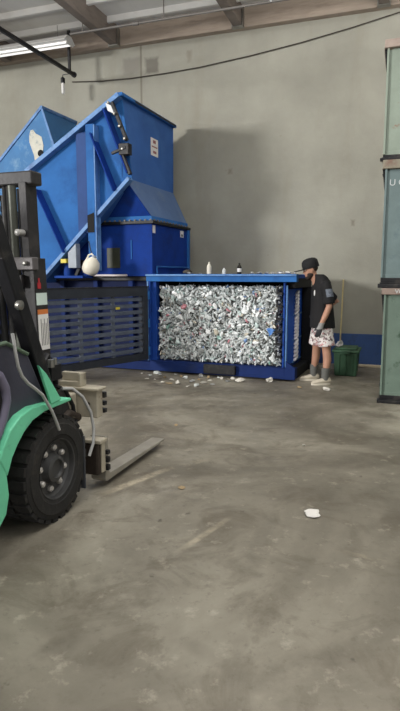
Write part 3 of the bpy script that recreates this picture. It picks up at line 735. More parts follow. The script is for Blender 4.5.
tag(MB().add([p - Vector((0, 0, mz - .001)) for p in vs], f).obj('plastic_bag', mat('greyish_film', (196, 192, 190), .4, 0, .12, 8, .05), loc=TO + Vector((-.14, -.05, .442))), 'crumpled white plastic bag on the lid of the green tote', 'bag')
pa, pb = wpt(-.49, .42, .0), wpt(-.5, .025, 1.47)
pa.z = .012
tag(MB().tube([pa, pa.lerp(pb, .5), pb], .013, 10).obj('wooden_pole', mat('pale_pole_wood', (196, 180, 132), .6, 0, .12, 8, .04), smooth=60), 'long pale wooden pole leaning on the wall behind green tote', 'pole')

# ------------------------------------------------------------------ person
PO = Vector((1.72, 7.98, 0))
per = thing('person', 'person in black cap, black t-shirt and patterned shorts leaning toward the press', 'person', PO, R(183))
skin = mat('skin', (176, 132, 110), .5, 0, .06, 9, 0)
shirt_m = mat('black_tshirt_cloth', (23, 22, 24), .85, 0, .2, 8, .15)
cap_m = mat('black_cap_cloth', (24, 24, 26), .8, 0, .2, 10, .1)
hair_m = mat('dark_brown_hair', (46, 34, 28), .7, 0, .25, 30, .3)
sock_m = mat('grey_sock_knit', (98, 98, 94), .9, 0, .15, 30, .2)
shoe_m = mat('dusty_white_shoe', (196, 186, 168), .7, 0, .1, 10, .08)
sole_m = mat('pale_sole_rubber', (214, 206, 190), .7, 0, .06, 8, 0)
glove_m = mat('grey_work_glove', (150, 148, 146), .8, 0, .15, 20, .15)
dglove_m = mat('dark_glove_palm', (62, 62, 66), .7, 0, .2, 20, .1)
# pale shorts with a small mottled print
ms_ = bpy.data.materials.new('printed_shorts_cloth'); ms_.use_nodes = True
nt = ms_.node_tree; pb_ = nt.nodes['Principled BSDF']; tc = N(nt, 'ShaderNodeTexCoord')
vo = N(nt, 'ShaderNodeTexVoronoi', Scale=38.); nt.links.new(tc.outputs['Object'], vo.inputs['Vector'])
rp = N(nt, 'ShaderNodeValToRGB'); rp.color_ramp.interpolation = 'CONSTANT'
for _ in range(3): rp.color_ramp.elements.new(.5)
for e, (p, c) in zip(rp.color_ramp.elements, ((0, (226, 220, 216)), (.42, (196, 150, 150)), (.56, (112, 96, 98)), (.7, (214, 206, 204)), (.88, (150, 130, 128)))): e.position = p; e.color = lin(c)
sx_ = N(nt, 'ShaderNodeSeparateColor'); nt.links.new(vo.outputs['Color'], sx_.inputs[0]); nt.links.new(sx_.outputs[0], rp.inputs['Fac'])
nt.links.new(rp.outputs[0], pb_.inputs['Base Color']); pb_.inputs['Roughness'].default_value = .85
def fuse(o, vox, it=4, fac=.5):
    md = o.modifiers.new('Remesh', 'REMESH'); md.mode = 'VOXEL'; md.voxel_size = vox; md.use_smooth_shade = True
    sm = o.modifiers.new('Smooth', 'SMOOTH'); sm.iterations = it; sm.factor = fac
HM = Matrix.Translation((.165, 0, 1.635)) @ Matrix.Rotation(R(14), 4, 'Y')
def hp_(p): return HM @ Vector(p)
H3 = HM.to_3x3()
bd = MB()
bd.loft([(hp_((.045, 0, -.122)), .025, .025, H3), (hp_((.035, 0, -.108)), .058, .048, H3), (hp_((.018, 0, -.07)), .082, .064, H3), (hp_((.004, 0, -.02)), .095, .073, H3), (hp_((0, 0, .03)), .1, .077, H3),
         (hp_((-.004, 0, .075)), .092, .07, H3), (hp_((-.008, 0, .105)), .066, .052, H3), (hp_((-.01, 0, .12)), .03, .025, H3)], 18)
bd.ball(hp_((.098, 0, -.03)), .024, .014, .02, H3, 10, 7).ball(hp_((.09, 0, -.005)), .016, .01, .026, H3, 10, 7)       # nose
bd.ball(hp_((.088, 0, .018)), .014, .05, .01, H3, 10, 7)                                                             # brow
bd.ball(hp_((.084, 0, -.072)), .012, .024, .008, H3, 10, 7)                                                          # lips
for s in (-1, 1): bd.ball(hp_((-.005, .076 * s, -.015)), .02, .011, .032, H3, 10, 7)                                  # ears
bd.tube([(.05, 0, 1.40), (.085, 0, 1.48), (.135, 0, 1.56), (.155, 0, 1.60)], [.075, .062, .058, .055], 14)            # neck
bd.loft([((-.01, 0, .84), .1, .14), ((-.01, 0, .98), .11, .15), ((0, 0, 1.12), .105, .14), ((0, 0, 1.27), .115, .165), ((.01, 0, 1.38), .1, .17), ((.04, 0, 1.44), .06, .1)], 18)
bd.tube([(-.01, .15, 1.39), (-.03, .215, 1.28), (-.05, .245, 1.12), (0, .25, 1.0), (.052, .25, .885), (.062, .25, .855)], [.055, .052, .045, .043, .032, .03], 12)
bd.tube([(-.01, -.15, 1.42), (-.15, -.22, 1.29), (-.305, -.275, 1.16), (-.2, -.275, 1.1), (-.08, -.265, 1.03), (-.055, -.262, 1.015)], [.055, .052, .045, .042, .034, .03], 12)
bd.tube([(-.03, .09, .9), (-.055, .105, .7), (-.065, .12, .49), (-.08, .125, .36), (-.06, .135, .2), (-.05, .14, .06)], [.095, .085, .06, .06, .044, .038], 14)
bd.tube([(-.02, -.09, .9), (.0, -.115, .7), (.01, -.14, .49), (.008, -.165, .36), (.024, -.19, .2), (.03, -.2, .06)], [.095, .085, .06, .06, .044, .038], 14)
body_o = bd.obj('body', skin, per); fuse(body_o, .011, 3)
shm = MB()
shm.loft([((-.03, 0, .805), .178, .21), ((-.025, 0, .92), .17, .205), ((-.015, 0, 1.08), .158, .19), ((-.01, 0, 1.24), .15, .192), ((-.005, 0, 1.37), .138, .2), ((.0, 0, 1.46), .118, .18), ((.025, 0, 1.525), .1, .125), ((.055, 0, 1.56), .08, .086)], 20)
shm.tube([(-.005, .14, 1.43), (-.02, .2, 1.35), (-.035, .232, 1.26), (-.05, .245, 1.155)], [.075, .076, .075, .078], 16)
shm.tube([(-.005, -.14, 1.43), (-.11, -.2, 1.34), (-.19, -.235, 1.26), (-.255, -.26, 1.195)], [.075, .074, .072, .074], 16)
sh_o = shm.obj('tshirt', shirt_m, per); fuse(sh_o, .013, 3)
def arc_patch(p0, p1, r, a0, a1, n=6):
    """curved patch around the line p0-p1; angle 0 = toward +l, 90 = toward -f"""
    q = MB(); p0, p1 = Vector(p0), Vector(p1); d = (p1 - p0).normalized()
    e1 = Vector((0, 1, 0)); e1 = (e1 - d * e1.dot(d)).normalized(); e2 = d.cross(e1); 
    if e2.x > 0: e2 = -e2
    vs = []
    for rr in (r, r - .006):
        for i in range(n + 1):
            a = R(a0 + (a1 - a0) * i / n); o_ = (e1 * math.cos(a) + e2 * math.sin(a)) * rr
            vs += [p0 + o_, p1 + o_]
    m_ = 2 * (n + 1); fs = []
    for i in range(n):
        fs += [(2 * i, 2 * i + 1, 2 * i + 3, 2 * i + 2), (m_ + 2 * i, m_ + 2 * i + 2, m_ + 2 * i + 3, m_ + 2 * i + 1)]
        fs += [(2 * i, 2 * i + 2, m_ + 2 * i + 2, m_ + 2 * i), (2 * i + 1, m_ + 2 * i + 1, m_ + 2 * i + 3, 2 * i + 3)]
    fs += [(0, m_, m_ + 1, 1), (2 * n, 2 * n + 1, m_ + 2 * n + 1, m_ + 2 * n)]
    return q.add(vs, fs)
prn = mat('grey_print_cloth', (100, 106, 116), .85, 0, .5, 40, 0)
arc_patch((-.022, .205, 1.34), (-.036, .234, 1.235), .081, -30, 55).obj('sleeve_print', prn, sh_o)
MB().ball((.118, .085, 1.30), .012, .016, .045, None, 10, 6).obj('chest_logo', white_lab, sh_o)
so = MB()
so.loft([((-.03, 0, .96), .14, .185), ((-.03, 0, .86), .152, .195), ((-.03, 0, .78), .148, .19)], 20)
so.tube([(-.035, .09, .86), (-.05, .105, .7), (-.065, .115, .55)], [.11, .112, .122], 18)
so.tube([(-.02, -.09, .86), (.0, -.11, .7), (.01, -.135, .55)], [.11, .112, .12], 18)
so_o = so.obj('shorts', ms_, per); fuse(so_o, .013, 3)
# head wear, beard, hair, eyes
cp = MB()
cp.loft([(hp_((-.012, 0, .012)), .118, .092, H3), (hp_((-.01, 0, .035)), .12, .094, H3), (hp_((-.006, 0, .07)), .12, .094, H3), (hp_((-.008, 0, .11)), .112, .086, H3), (hp_((-.01, 0, .138)), .085, .066, H3), (hp_((-.012, 0, .152)), .035, .03, H3)], 20)
cap = cp.obj('cap', cap_m, per, smooth=60)
bm_pts = []
for k in range(13):
    a = R(-80 + 160 * k / 12); bm_pts.append((.06 + .172 * math.cos(a), .078 * math.sin(a)))
br = MB(); n_ = len(bm_pts)
vs = [hp_((x, y, .032 - .25 * (y * y) / .078 - .12 * (x - .06))) for x, y in bm_pts] + [hp_((x, y, .042 - .25 * (y * y) / .078 - .12 * (x - .06))) for x, y in bm_pts]
br.add(vs, [tuple(range(n_))[::-1], tuple(range(n_, 2 * n_))] + [(i, (i + 1) % n_, (i + 1) % n_ + n_, i + n_) for i in range(n_)]).obj('brim', cap_m, cap)
MB().ball(hp_((-.012, 0, .15)), .01, .01, .006, H3, 8, 5).obj('button', cap_m, cap)
hb = MB().ball(hp_((-.022, 0, .0)), .087, .08, .06, H3, 16, 10); hb.obj('hair', hair_m, per, smooth=180)
be = MB()
be.ball(hp_((.05, 0, -.106)), .05, .053, .04, H3, 16, 10).ball(hp_((.03, .045, -.075)), .05, .024, .045, H3, 12, 8).ball(hp_((.03, -.045, -.075)), .05, .024, .045, H3, 12, 8)
be_o = be.obj('beard', hair_m, per); fuse(be_o, .009, 2)
for s in (-1, 1):
    e_ = MB().ball(hp_((.083, .032 * s, .0)), .012, .012, .012, None, 12, 8).obj('eye', white_lab, per, smooth=180)
    MB().ball(hp_((.0925, .032 * s, -.002)), .005, .006, .006, None, 8, 6).obj('iris', hair_m, e_, smooth=180)
def hand(M, side, name):
    """gloved hand: x across toward the thumb, y = palm side, -z along the fingers"""
    q = MB(); T = lambda p: M @ Vector((p[0], p[1] * side, p[2]))
    q.loft([(M @ Vector((0, 0, .01)), .03, .022, M.to_3x3()), (M @ Vector((.002, 0, -.03)), .038, .02, M.to_3x3()), (M @ Vector((.0, 0, -.075)), .042, .017, M.to_3x3()), (M @ Vector((0, 0, -.095)), .04, .014, M.to_3x3())], 14)
    for x, L1 in ((.03, .07), (.0105, .08), (-.0105, .075), (-.03, .058)):
        q.tube([T((x * .9, 0, -.08)), T((x, .002, -.095 - L1 * .2)), T((x, .014, -.095 - L1 * .55)), T((x * .95, .034, -.095 - L1 * .8)), T((x * .95, .048, -.095 - L1 * .86))], [.0105, .0105, .01, .009, .0075], 8)
    q.tube([T((.025, .004, -.02)), T((.048, .012, -.045)), T((.056, .022, -.07)), T((.052, .032, -.09))], [.014, .012, .011, .008], 8)
    o = q.obj(name, dglove_m, per); fuse(o, .0055, 2, .4)
    return o
Ml = Matrix.Translation((.062, .25, .85)) @ Matrix.Rotation(R(-16), 4, 'Y')
gl = hand(Ml, -1, 'glove')
MB().loft([(Ml @ Vector((-.005, 0, .05)), .042, .042), (Ml @ Vector((0, 0, 0.01)), .04, .034), (Ml @ Vector((.002, 0, -.045)), .047, .028)], 16).obj('glove_cuff', glove_m, gl, smooth=60)
Mr = Matrix.Translation((-.045, -.26, 1.01)) @ Matrix.Rotation(R(-58), 4, 'Y')
gr = hand(Mr, 1, 'glove')
MB().loft([(Mr @ Vector((0, 0, .05)), .042, .042, Mr.to_3x3()), (Mr @ Vector((0, 0, 0.0)), .04, .034, Mr.to_3x3())], 16).obj('glove_cuff', glove_m, gr, smooth=60)
YZ = Matrix(((0, 0, 1), (1, 0, 0), (0, 1, 0)))
for nm_, (fx, ly, az, leg) in (('near', (-.05, .14, 6, 1)), ('far', (.03, -.2, 0, -1))):
    F = Matrix.Translation((fx, ly, 0)) @ Matrix.Rotation(R(az), 4, 'Z')
    F3 = F.to_3x3() @ YZ
    rings = [(-.085, .028, .03, .05), (-.075, .038, .042, .062), (-.03, .042, .048, .068), (.03, .044, .043, .06), (.09, .05, .034, .05), (.15, .048, .028, .042), (.185, .036, .02, .036), (.2, .016, .012, .032)]
    sh_ = MB().loft([(F @ Vector((x, 0, z)), ry, rz, F3) for x, ry, rz, z in rings], 16).obj('shoe', shoe_m, per, smooth=60)
    ol = []
    for k in range(20):
        a = 2 * math.pi * k / 20; x = .057 + .146 * math.cos(a); w_ = .044 + .008 * math.cos(a); ol.append(tuple((F @ Vector((x, w_ * math.sin(a), 0))).xy))
    MB().prism(ol, 0.001, .03, 'z').obj('sole', sole_m, sh_, bevel=.004)
    MB().loft([(F @ Vector((0, 0, .07)), .05, .046), (F @ Vector((-.004, 0, .16)), .055, .052), (F @ Vector((-.012, -.002 * leg, .245)), .062, .06)], 16).obj('sock', sock_m, per, smooth=60)

# ------------------------------------------------------------------ forklift: x forward, y to its left, z up; origin under outer face of right front wheel
FK = thing('forklift', 'green and black forklift truck with raised mast frame and two forks', 'forklift', (-.915, 3.32, 0), R(70))
green = mat('mint_green_paint', (112, 206, 164), .4, 0, .06, 5, .04, dirt=(92, 172, 140), dscale=6, dlo=.56, dhi=.72)
rubber = mat('black_rubber', (36, 35, 34), .8, 0, .2, 14, .2, dirt=(58, 54, 50), dscale=9)
cowl_m = mat('charcoal_cowl_plastic', (62, 62, 74), .5, 0, .12, 5, .06)
cowl_l = mat('lilac_grey_plastic', (108, 104, 122), .5, 0, .08, 5, .05)
mast_m = mat('mast_black_paint', (44, 42, 43), .5, .2, .25, 8, .08, dirt=(66, 62, 60), dscale=6)
mast_in = mat('mast_grey_green_steel', (84, 86, 78), .45, .4, .2, 8, .08)
beige = mat('worn_beige_metal', (178, 170, 152), .55, .2, .14, 7, .1, dirt=(116, 92, 72), dscale=8, dlo=.58, dhi=.7)
brown = mat('greasy_brown_metal', (62, 54, 48), .5, .3, .25, 9, .15)
hose_m = mat('grey_hose', (168, 168, 166), .5, 0, .06, 8, 0)
fork_m = mat('worn_fork_steel', (150, 145, 134), .5, .15, .15, 8, .08)

def wheel(u, v0, Rr, wd, face, k=1.):
    """face -1: outer side toward -y"""
    y0 = v0 if face < 0 else v0 + wd
    Mx = Matrix.Translation((u, y0, Rr)) @ Matrix.Rotation(R(-90 if face < 0 else 90), 4, 'X')
    b = Rr / .34
    t = MB().lathe([(.185 * b, .12), (.19 * b, .012), (.215 * b, .006), (.22 * b, .0), (.285 * b, .0), (.29 * b, .006), (.315 * b, .012), (.328 * b, .04), (.328 * b, wd - .04), (.315 * b, wd - .012), (.28 * b, wd), (.19 * b, wd)], Mx, 48)
    nl = 26
    for i in range(nl):
        for j, (h0, h1) in enumerate(((.012, wd * .46), (wd * .54, wd - .012))):
            a = 2 * math.pi * (i + .5 * j) / nl
            Q = Mx @ Matrix.Rotation(a, 4, 'Z')
            t.add([(x, y, z) for x in (.318 * b, .34 * b) for y in (-.026 * b, .026 * b) for z in (h0, h1)], [(0, 1, 3, 2), (4, 6, 7, 5), (0, 4, 5, 1), (2, 3, 7, 6), (0, 2, 6, 4), (1, 5, 7, 3)], Q)
    w = t.obj('wheel', rubber, FK, smooth=35)
    MB().lathe([(.192 * b, .008), (.186 * b, .012), (.182 * b, .045), (.165 * b, .062), (.1 * b, .064), (.092 * b, .05), (.085 * b, .02), (.06 * b, .012), (.055 * b, .03), (.0, .032)], Mx, 36, False).obj('rim', mat('dark_rim_paint', (72, 72, 72), .45, .2, .2, 9, .05), w, smooth=35)
    for i in range(8):
        a = 2 * math.pi * i / 8 + .2
        nuts = MB().lathe([(.021 * b, .0), (.021 * b, -.022), (.012 * b, -.03)], Mx @ Matrix.Rotation(a, 4, 'Z') @ Matrix.Translation((.13 * b, 0, .066)), 6)
        nuts.obj('wheel_nut', mat('pale_nut_steel', (190, 186, 180), .4, .3, .2, 20, 0), w)
    return w
wheel(.08, 0, .34, .25, -1); wheel(.08, .9, .34, .25, 1)
wheel(-1.45, .06, .27, .2, -1); wheel(-1.45, .89, .27, .2, 1)
MB().tube([(.08, .2, .34), (.08, .95, .34)], .1, 14).box(-.2, .34, .3, .85, .2, .52).obj('axle', brown, FK)
MB().tube([(-1.45, .2, .27), (-1.45, .95, .27)], .06, 12).obj('rear_axle', brown, FK)
# fender arch
OUT = [(.205, .775), (.116, .782), (-.016, .79), (-.19, .80), (-.3, .775), (-.395, .715), (-.455, .637), (-.49, .58)]
INN = [(-.43, .47), (-.385, .56), (-.335, .62), (-.275, .675), (-.195, .722), (-.08, .748), (.05, .752), (.205, .755)]
def arch(v0, v1): return MB().prism(OUT + INN, v0, v1, 'y')
arch(-.025, .27).obj('fender', green, FK, bevel=.008)
arch(.88, 1.175).obj('fender', green, FK, bevel=.008)
for v0, v1 in ((-.02, .05), (1.1, 1.17)):
    MB().prism([(-.455, .62), (-.43, .47), (-.42, .36), (-.45, .26), (-.53, .19), (-1.05, .19), (-1.05, .62)], v0, v1, 'y').obj('side_skirt', green, FK, bevel=.008)
    MB().prism([(-.128, 1.035), (-.055, .972), (.085, .79), (-.02, .783)], v0 - .012, v0 + .006, 'y').obj('green_gusset', green, FK, bevel=.004)
    MB().box(-1.02, -.5, v0 + .005, v1 + .06, .33, .37).obj('step', black, FK)
# cowl and footwell
CW = [(.04, .76), (-.14, 1.1), (-.33, 1.19), (-.95, 1.16), (-1.05, 1.0), (-1.05, .6), (-.47, .6), (-.42, .68), (-.3, .755), (-.19, .78)]
cw = MB().prism(CW, .03, 1.12, 'y').obj('cowl', cowl_m, FK, bevel=.015)
rp_ = [(-.47, 1.05), (-.40, 1.01), (-.36, .94), (-.355, .87), (-.385, .79), (-.43, .715), (-.48, .66)]
MB().tube([(u, .03, z) for u, z in rp_], .032, 10).obj('cowl_rib', cowl_l, cw, smooth=60)
MB().prism([(-.46, 1.02), (-.42, .96), (-.4, .88), (-.44, .77), (-.5, .7), (-.9, .7), (-.9, 1.02)], .012, .03, 'y').obj('footwell_shade', dark_void, cw)  # black sheet paints in the darkness of the footwell opening
MB().tube([(-.95, .028, 1.16), (-.33, .028, 1.185), (-.15, .028, 1.1)], .012, 8).obj('green_trim', mat('dull_green_trim', (92, 110, 92), .5, 0, .1, 6, 0), cw)
# overhead guard
og = MB()
for v in (.06, 1.09):
    og.bar((.1, v, .72), (-.29, v, 1.66), .09, .08, (0, 1, 0)).bar((-.285, v, 1.65), (-.47, v, 2.1), .09, .08, (0, 1, 0))
    og.bar((-1.55, v, 1.0), (-1.5, v, 2.1), .08, .08, (0, 1, 0)).bar((-.44, v, 2.1), (-1.54, v, 2.1), .08, .07)
for k in range(7): og.bar((-.5 - k * .165, .06, 2.11), (-.5 - k * .165, 1.09, 2.11), .05, .04)
ogo = og.obj('overhead_guard', black, FK, bevel=.008)
MB().lathe([(.02, 0), (.027, .01), (.027, .03), (.01, .035)], Matrix.Translation((-.235, .02, 1.385)) @ Matrix.Rotation(R(90), 4, 'X'), 14).obj('lamp_boss', steel, ogo, smooth=40)
MB().tube([(-.345, -.03, 1.24), (-.34, -.035, 1.19), (-.343, -.04, 1.15), (-.33, -.045, 1.06), (-.3, -.045, 1.0), (-.25, -.045, .95), (-.19, -.045, .91), (-.124, -.045, .86), (-.08, -.045, .8), (-.039, -.045, .745), (.0, -.045, .675), (.03, -.045, .61)], .0095, 10).obj('side_hose', hose_m, FK, smooth=60)
# seat, wheel, counterweight (left of the photo's frame)
MB().prism([(-.95, .6), (-1.95, .5), (-2.02, .7), (-1.98, 1.12), (-1.85, 1.2), (-1.05, 1.12)], .06, 1.08, 'y').obj('engine_hood', cowl_m, FK, bevel=.03)
MB().prism([(-1.72, .3), (-2.08, .28), (-2.15, .5), (-2.12, 1.0), (-2.0, 1.1), (-1.72, 1.1)], .04, 1.1, 'y').prism([(-1.05, .3), (-1.15, .3), (-1.15, .62), (-1.05, .62)], .06, 1.08, 'y').obj('counterweight', green, FK, bevel=.03)
se = MB().box(-1.5, -1.0, .33, .83, 1.13, 1.25).prism([(-1.42, 1.22), (-1.55, 1.22), (-1.66, 1.72), (-1.56, 1.74)], .33, .83, 'y'); se.obj('seat', black, FK, bevel=.03)
sw = MB().tube([(-.5, .58, 1.15), (-.62, .58, 1.42)], .03, 10); swo = sw.obj('steering_column', black, FK)
ring = [(Vector((-.62, .58, 1.42)) + Matrix.Rotation(R(-24), 3, 'Y') @ Vector((.17 * math.cos(a), .17 * math.sin(a), 0))) for a in [2 * math.pi * k / 24 for k in range(25)]]
MB().tube(ring, .014, 8, False).bar(ring[0], ring[12], .03, .015).obj('steering_wheel', black, swo, smooth=60)
# mast
def mu(z): return -.03 * z
def rail_prism(q, u0, u1, z0, z1, v0, v1): return q.prism([(u0 + mu(z0), z0), (u1 + mu(z0), z0), (u1 + mu(z1), z1), (u0 + mu(z1), z1)], v0, v1, 'y')
mast = None
for v0, s in ((.28, 1), (.86, -1)):
    q = MB()
    a_, b_ = (v0, v0 + .018) if s > 0 else (v0 - .018, v0)
    c_, d_ = (v0 + .018, v0 + .032) if s > 0 else (v0 - .032, v0 - .018)
    q.prism([(.38 + mu(.08), .08), (.515 + mu(.08), .08), (.515 + mu(1.66), 1.66), (.38 + mu(1.66), 1.66)], a_, b_, 'y')
    rail_prism(q, .38, .40, .08, 1.66, c_, d_); rail_prism(q, .495, .515, .08, 1.66, c_, d_)
    o = q.obj('mast_rail', mast_m, FK, bevel=.003)
    if s > 0: mast = o
    q = MB(); e_, f_ = (v0 + .034, v0 + .052) if s > 0 else (v0 - .052, v0 - .034)
    g_, h_ = (v0 + .052, v0 + .09) if s > 0 else (v0 - .09, v0 - .052)
    rail_prism(q, .395, .51, .12, 2.14, e_, f_); rail_prism(q, .395, .412, .12, 2.14, g_, h_); rail_prism(q, .493, .51, .12, 2.14, g_, h_)
    q.obj('inner_rail', mast_m, FK, bevel=.003)
for v in (.425, .715):
    cy = MB().tube([(.40 + mu(.15), v, .15), (.40 + mu(1.5), v, 1.5)], .036, 14).obj('lift_cylinder', mast_in, FK, smooth=40)
    MB().tube([(.40 + mu(1.5), v, 1.5), (.40 + mu(2.12), v, 2.12)], .027, 12).obj('piston_rod', mast_in, cy, smooth=40)
for v in (.535, .605):
    q = MB()
    for k in range(48):
        z = .5 + k * .033; q.box(.43 + mu(z), .442 + mu(z), v - (.016 if k % 2 else .011), v + (.016 if k % 2 else .011), z - .019, z + .019)
    q.obj('lift_chain', black, FK)
for v in (.47, .5, .57, .64, .67): MB().tube([(.44, v, .6), (.38, v, 1.3), (.36, v, 2.12)], .017, 8).obj('mast_hose', rubber, FK, smooth=60)
MB().tube([(.42, .35, .9), (.37, .38, 1.3), (.35, .385, 2.1)], .012, 8).obj('mast_hose', black, FK, smooth=60)
MB().box(.34, .45, .27, .87, 2.125, 2.21).obj('mast_crossbar', mast_m, FK, bevel=.01)
MB().box(.31, .37, .265, .875, 1.58, 1.665).obj('mast_crossbar', mat('worn_grey_crossbar', (92, 88, 88), .45, .2, .2, 9, .08), FK, bevel=.008)
MB().box(.31, .345, .36, .78, 1.47, 1.55).obj('cylinder_clamp', mast_m, FK, bevel=.006)
MB().box(.30, .38, .28, .86, .55, .66).obj('mast_crossbar', mast_m, FK, bevel=.008)
MB().box(.32, .38, .28, .86, .12, .24).obj('mast_crossbar', mast_m, FK, bevel=.008)
for v, z, u in ((.39, 1.51, .308), (.47, 1.51, .308), (.67, 1.51, .308), (.74, 1.51, .308), (.32, 1.625, .308), (.45, 1.625, .308), (.7, 1.625, .308)):
    MB().lathe([(.016, 0), (.016, .016), (.008, .02)], Matrix.Translation((u, v, z)) @ Matrix.Rotation(R(-90), 4, 'Y'), 8).obj('clamp_bolt', steel, FK)
MB().lathe([(.022, 0), (.022, .06), (.015, .065)], Matrix.Translation((.34, .355, 1.82)) @ Matrix.Rotation(R(-90), 4, 'Y'), 10).obj('hose_fitting', mat('pale_fitting_metal', (190, 188, 184), .35, .5, .1, 10, 0), FK, smooth=40)
def rail_label(u0, u1, z0, z1, m, d=.003, nm='sticker', par=None):
    q = MB(); q.prism([(u0 + mu(z0) + .045, z0), (u1 + mu(z0) + .045, z0), (u1 + mu(z1) + .045, z1), (u0 + mu(z1) + .045, z1)], .28 - d, .28, 'y'); return q.obj(nm, m, par or mast)
rail_label(.345, .46, 1.352, 1.432, mat('pale_green_label', (206, 222, 214), .5, 0, .04, 10, 0))
rail_label(.35, .462, 1.29, 1.322, orange); rail_label(.35, .462, 1.05, 1.29, white_lab)
for k in range(5): rail_label(.375 + .018 * k, .381 + .018 * k, 1.08, 1.26 - .03 * (k % 2), grey_txt, .0045, 'print')
rail_label(.365, .40, 1.46, 1.50, red_mark); rail_label(.375, .39, 1.50, 1.53, red_mark)
q = MB()
q.tube([(.2, .2, .78), (.22, .2, .95), (.3, .22, 1.02), (.4, .24, .94), (.42, .24, .8)], .022, 8).tube([(.15, .15, .8), (.2, .17, .9), (.33, .2, .93), (.42, .2, .86)], .02, 8).box(.25, .36, .15, .26, .86, .96)
q.obj('valve_hoses', black, FK, smooth=40)
MB().lathe([(.022, 0), (.022, .05)], Matrix.Translation((.22, .13, .96)), 10).obj('hose_fitting', steel, FK)
MB().lathe([(.016, 0), (.016, .05)], Matrix.Translation((.32, .17, .955)), 10).obj('hose_fitting', steel, FK)
# tilt bracket seen over the wheel
MB().box(.28, .42, .262, .279, .3, .78).bar((.1, .31, .6), (.4, .31, .7), .08, .09).obj('tilt_bracket', beige, FK, bevel=.01)
ab = MB().box(.34, .54, .15, .27, .46, .73).obj('axle_bracket', beige, FK, bevel=.012)
for u_, z_ in ((.39, .66), (.47, .6), (.42, .52)): MB().lathe([(.03, 0), (.03, .012), (.016, .02)], Matrix.Translation((u_, .15, z_)) @ Matrix.Rotation(R(90), 4, 'X'), 10).obj('bracket_bolt', brown, ab)
MB().tube([(.3, .13, .58), (.38, .12, .62), (.5, .12, .56)], .03, 10).obj('tilt_cylinder', brown, FK, smooth=60)
# carriage
ca = MB().box(.62, .70, .0, 1.14, .55, .745).box(.60, .72, -.02, 1.16, .745, .765)
car = ca.obj('carriage', beige, FK, bevel=.006)
MB().box(.62, .70, .0, 1.14, .12, .36).obj('lower_carriage_bar', brown, car, bevel=.02)
MB().box(.615, .72, -.02, .12, .36, .385).obj('carriage_lip', beige, car, bevel=.004)
MB().box(.62, .70, .13, .31, .765, .80).box(.66, .70, .13, .31, .80, .86).box(.62, .70, .13, .15, .80, .86).obj('top_block', beige, car, bevel=.006)
for v0, v1 in ((.428, .452), (.628, .652), (.30, .32)):
    MB().box(.52, .62, v0, v1, .2, .7).obj('carriage_side_plate', brown, car, bevel=.004)
for z0, z1 in ((.57, .6), (.625, .655), (.68, .72)): MB().box(.70, .735, -.015, .03, z0, z1).obj('hook', black, car, bevel=.004)
for z0, z1 in ((.14, .18), (.2, .24), (.26, .29)): MB().box(.705, .74, -.03, .0, z0, z1).obj('hook', black, car, bevel=.004)
MB().lathe([(.014, 0), (.014, .01)], Matrix.Translation((.618, .07, .65)) @ Matrix.Rotation(R(-90), 4, 'Y'), 8).obj('plate_bolt', brown, car)
MB().box(.65, .70, -.012, .0, .14, .36).obj('end_plate', beige, car, bevel=.003)
for v0 in (.0, .98):
    fkm = MB().prism([(.72, .39), (.765, .38), (.77, .12), (.79, .095), (1.78, .075), (1.8, .07), (1.78, .06), (.74, .045), (.72, .06)], v0, v0 + .125, 'y')
    fkm.obj('fork', fork_m, FK, bevel=.004)
MB().tube([(.38, .12, .80), (.45, .09, .79), (.53, .06, .72), (.585, .03, .6), (.6, .02, .48), (.57, .01, .38), (.53, .02, .3)], .011, 10).obj('carriage_hose', hose_m, FK, smooth=60)
MB().tube([(.36, .16, .82), (.44, .14, .78), (.5, .12, .66), (.52, .11, .5), (.5, .1, .36)], .015, 10).obj('carriage_hose', black, FK, smooth=60)
MB().box(.435, .45, .0, .26, .1, .47).obj('mud_flap', mat('dark_grey_flap', (60, 62, 66), .7, 0, .15, 8, .05), FK, bevel=.004)
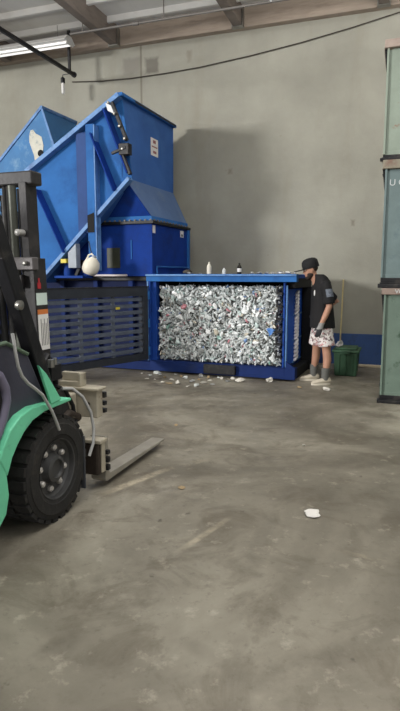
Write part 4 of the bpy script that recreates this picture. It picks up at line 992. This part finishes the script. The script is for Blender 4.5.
MB().bar((.30, .13, .76), (.4425, .13, .46), .2, .015, (0, 1, 0)).obj('flap_stay', rubber, FK)

for o in FK.children:      # mast and carriage sit a little further back on the truck
    n_ = o.name.split('.')[0]
    if n_ in ('mast_rail', 'inner_rail', 'lift_cylinder', 'lift_chain', 'mast_crossbar', 'cylinder_clamp', 'clamp_bolt', 'mast_hose') or o.name == 'hose_fitting': o.location.x = -.05
    if n_ in ('carriage', 'fork', 'carriage_hose', 'mud_flap', 'flap_stay'): o.location.x = -.06

# ------------------------------------------------------------------ light and camera
def area(name, loc, target, sx, sy, power, col=(1, 1, 1)):
    l = bpy.data.lights.new(name, 'AREA'); l.shape = 'RECTANGLE'; l.size = sx; l.size_y = sy; l.energy = power; l.color = col
    o = bpy.data.objects.new(name, l); COL.objects.link(o); o.location = loc
    d = Vector(target) - Vector(loc); o.rotation_euler = d.to_track_quat('-Z', 'Y').to_euler(); return o
area('dock_door_light', (-23.4, -5.9, 5.6), (0, 10, 3.2), 4.5, 3.0, 5600, (1, .99, .97))
area('ceiling_lamp_light', (.8, 2.2, 5.9), (.8, 3.0, 0), 5, 2.5, 305, (1, .99, .96))
area('ceiling_fill_light', wpt(-2, 3.4, 4.9), wpt(-2, 3.4, 6), 12, .3, 400, (1, .99, .97))  # added unseen fill, aimed up to brighten the ceiling
w = bpy.data.worlds.new('World'); bpy.context.scene.world = w; w.use_nodes = True
w.node_tree.nodes['Background'].inputs[0].default_value = (1, .99, .97, 1); w.node_tree.nodes['Background'].inputs[1].default_value = .5
cam = bpy.data.cameras.new('Camera'); co = bpy.data.objects.new('Camera', cam); COL.objects.link(co)
cam.sensor_fit = 'VERTICAL'; cam.sensor_height = 36; cam.lens = 560 / 711 * 36; cam.clip_start = .05
co.location = (0, 0, 1.55); co.rotation_euler = (R(90) - TH, 0, 0)
sc = bpy.context.scene; sc.camera = co
sc.view_settings.view_transform = 'Standard'; sc.view_settings.look = 'None'; sc.view_settings.gamma = 1; sc.view_settings.exposure = 0
sc.view_settings.use_curve_mapping = False
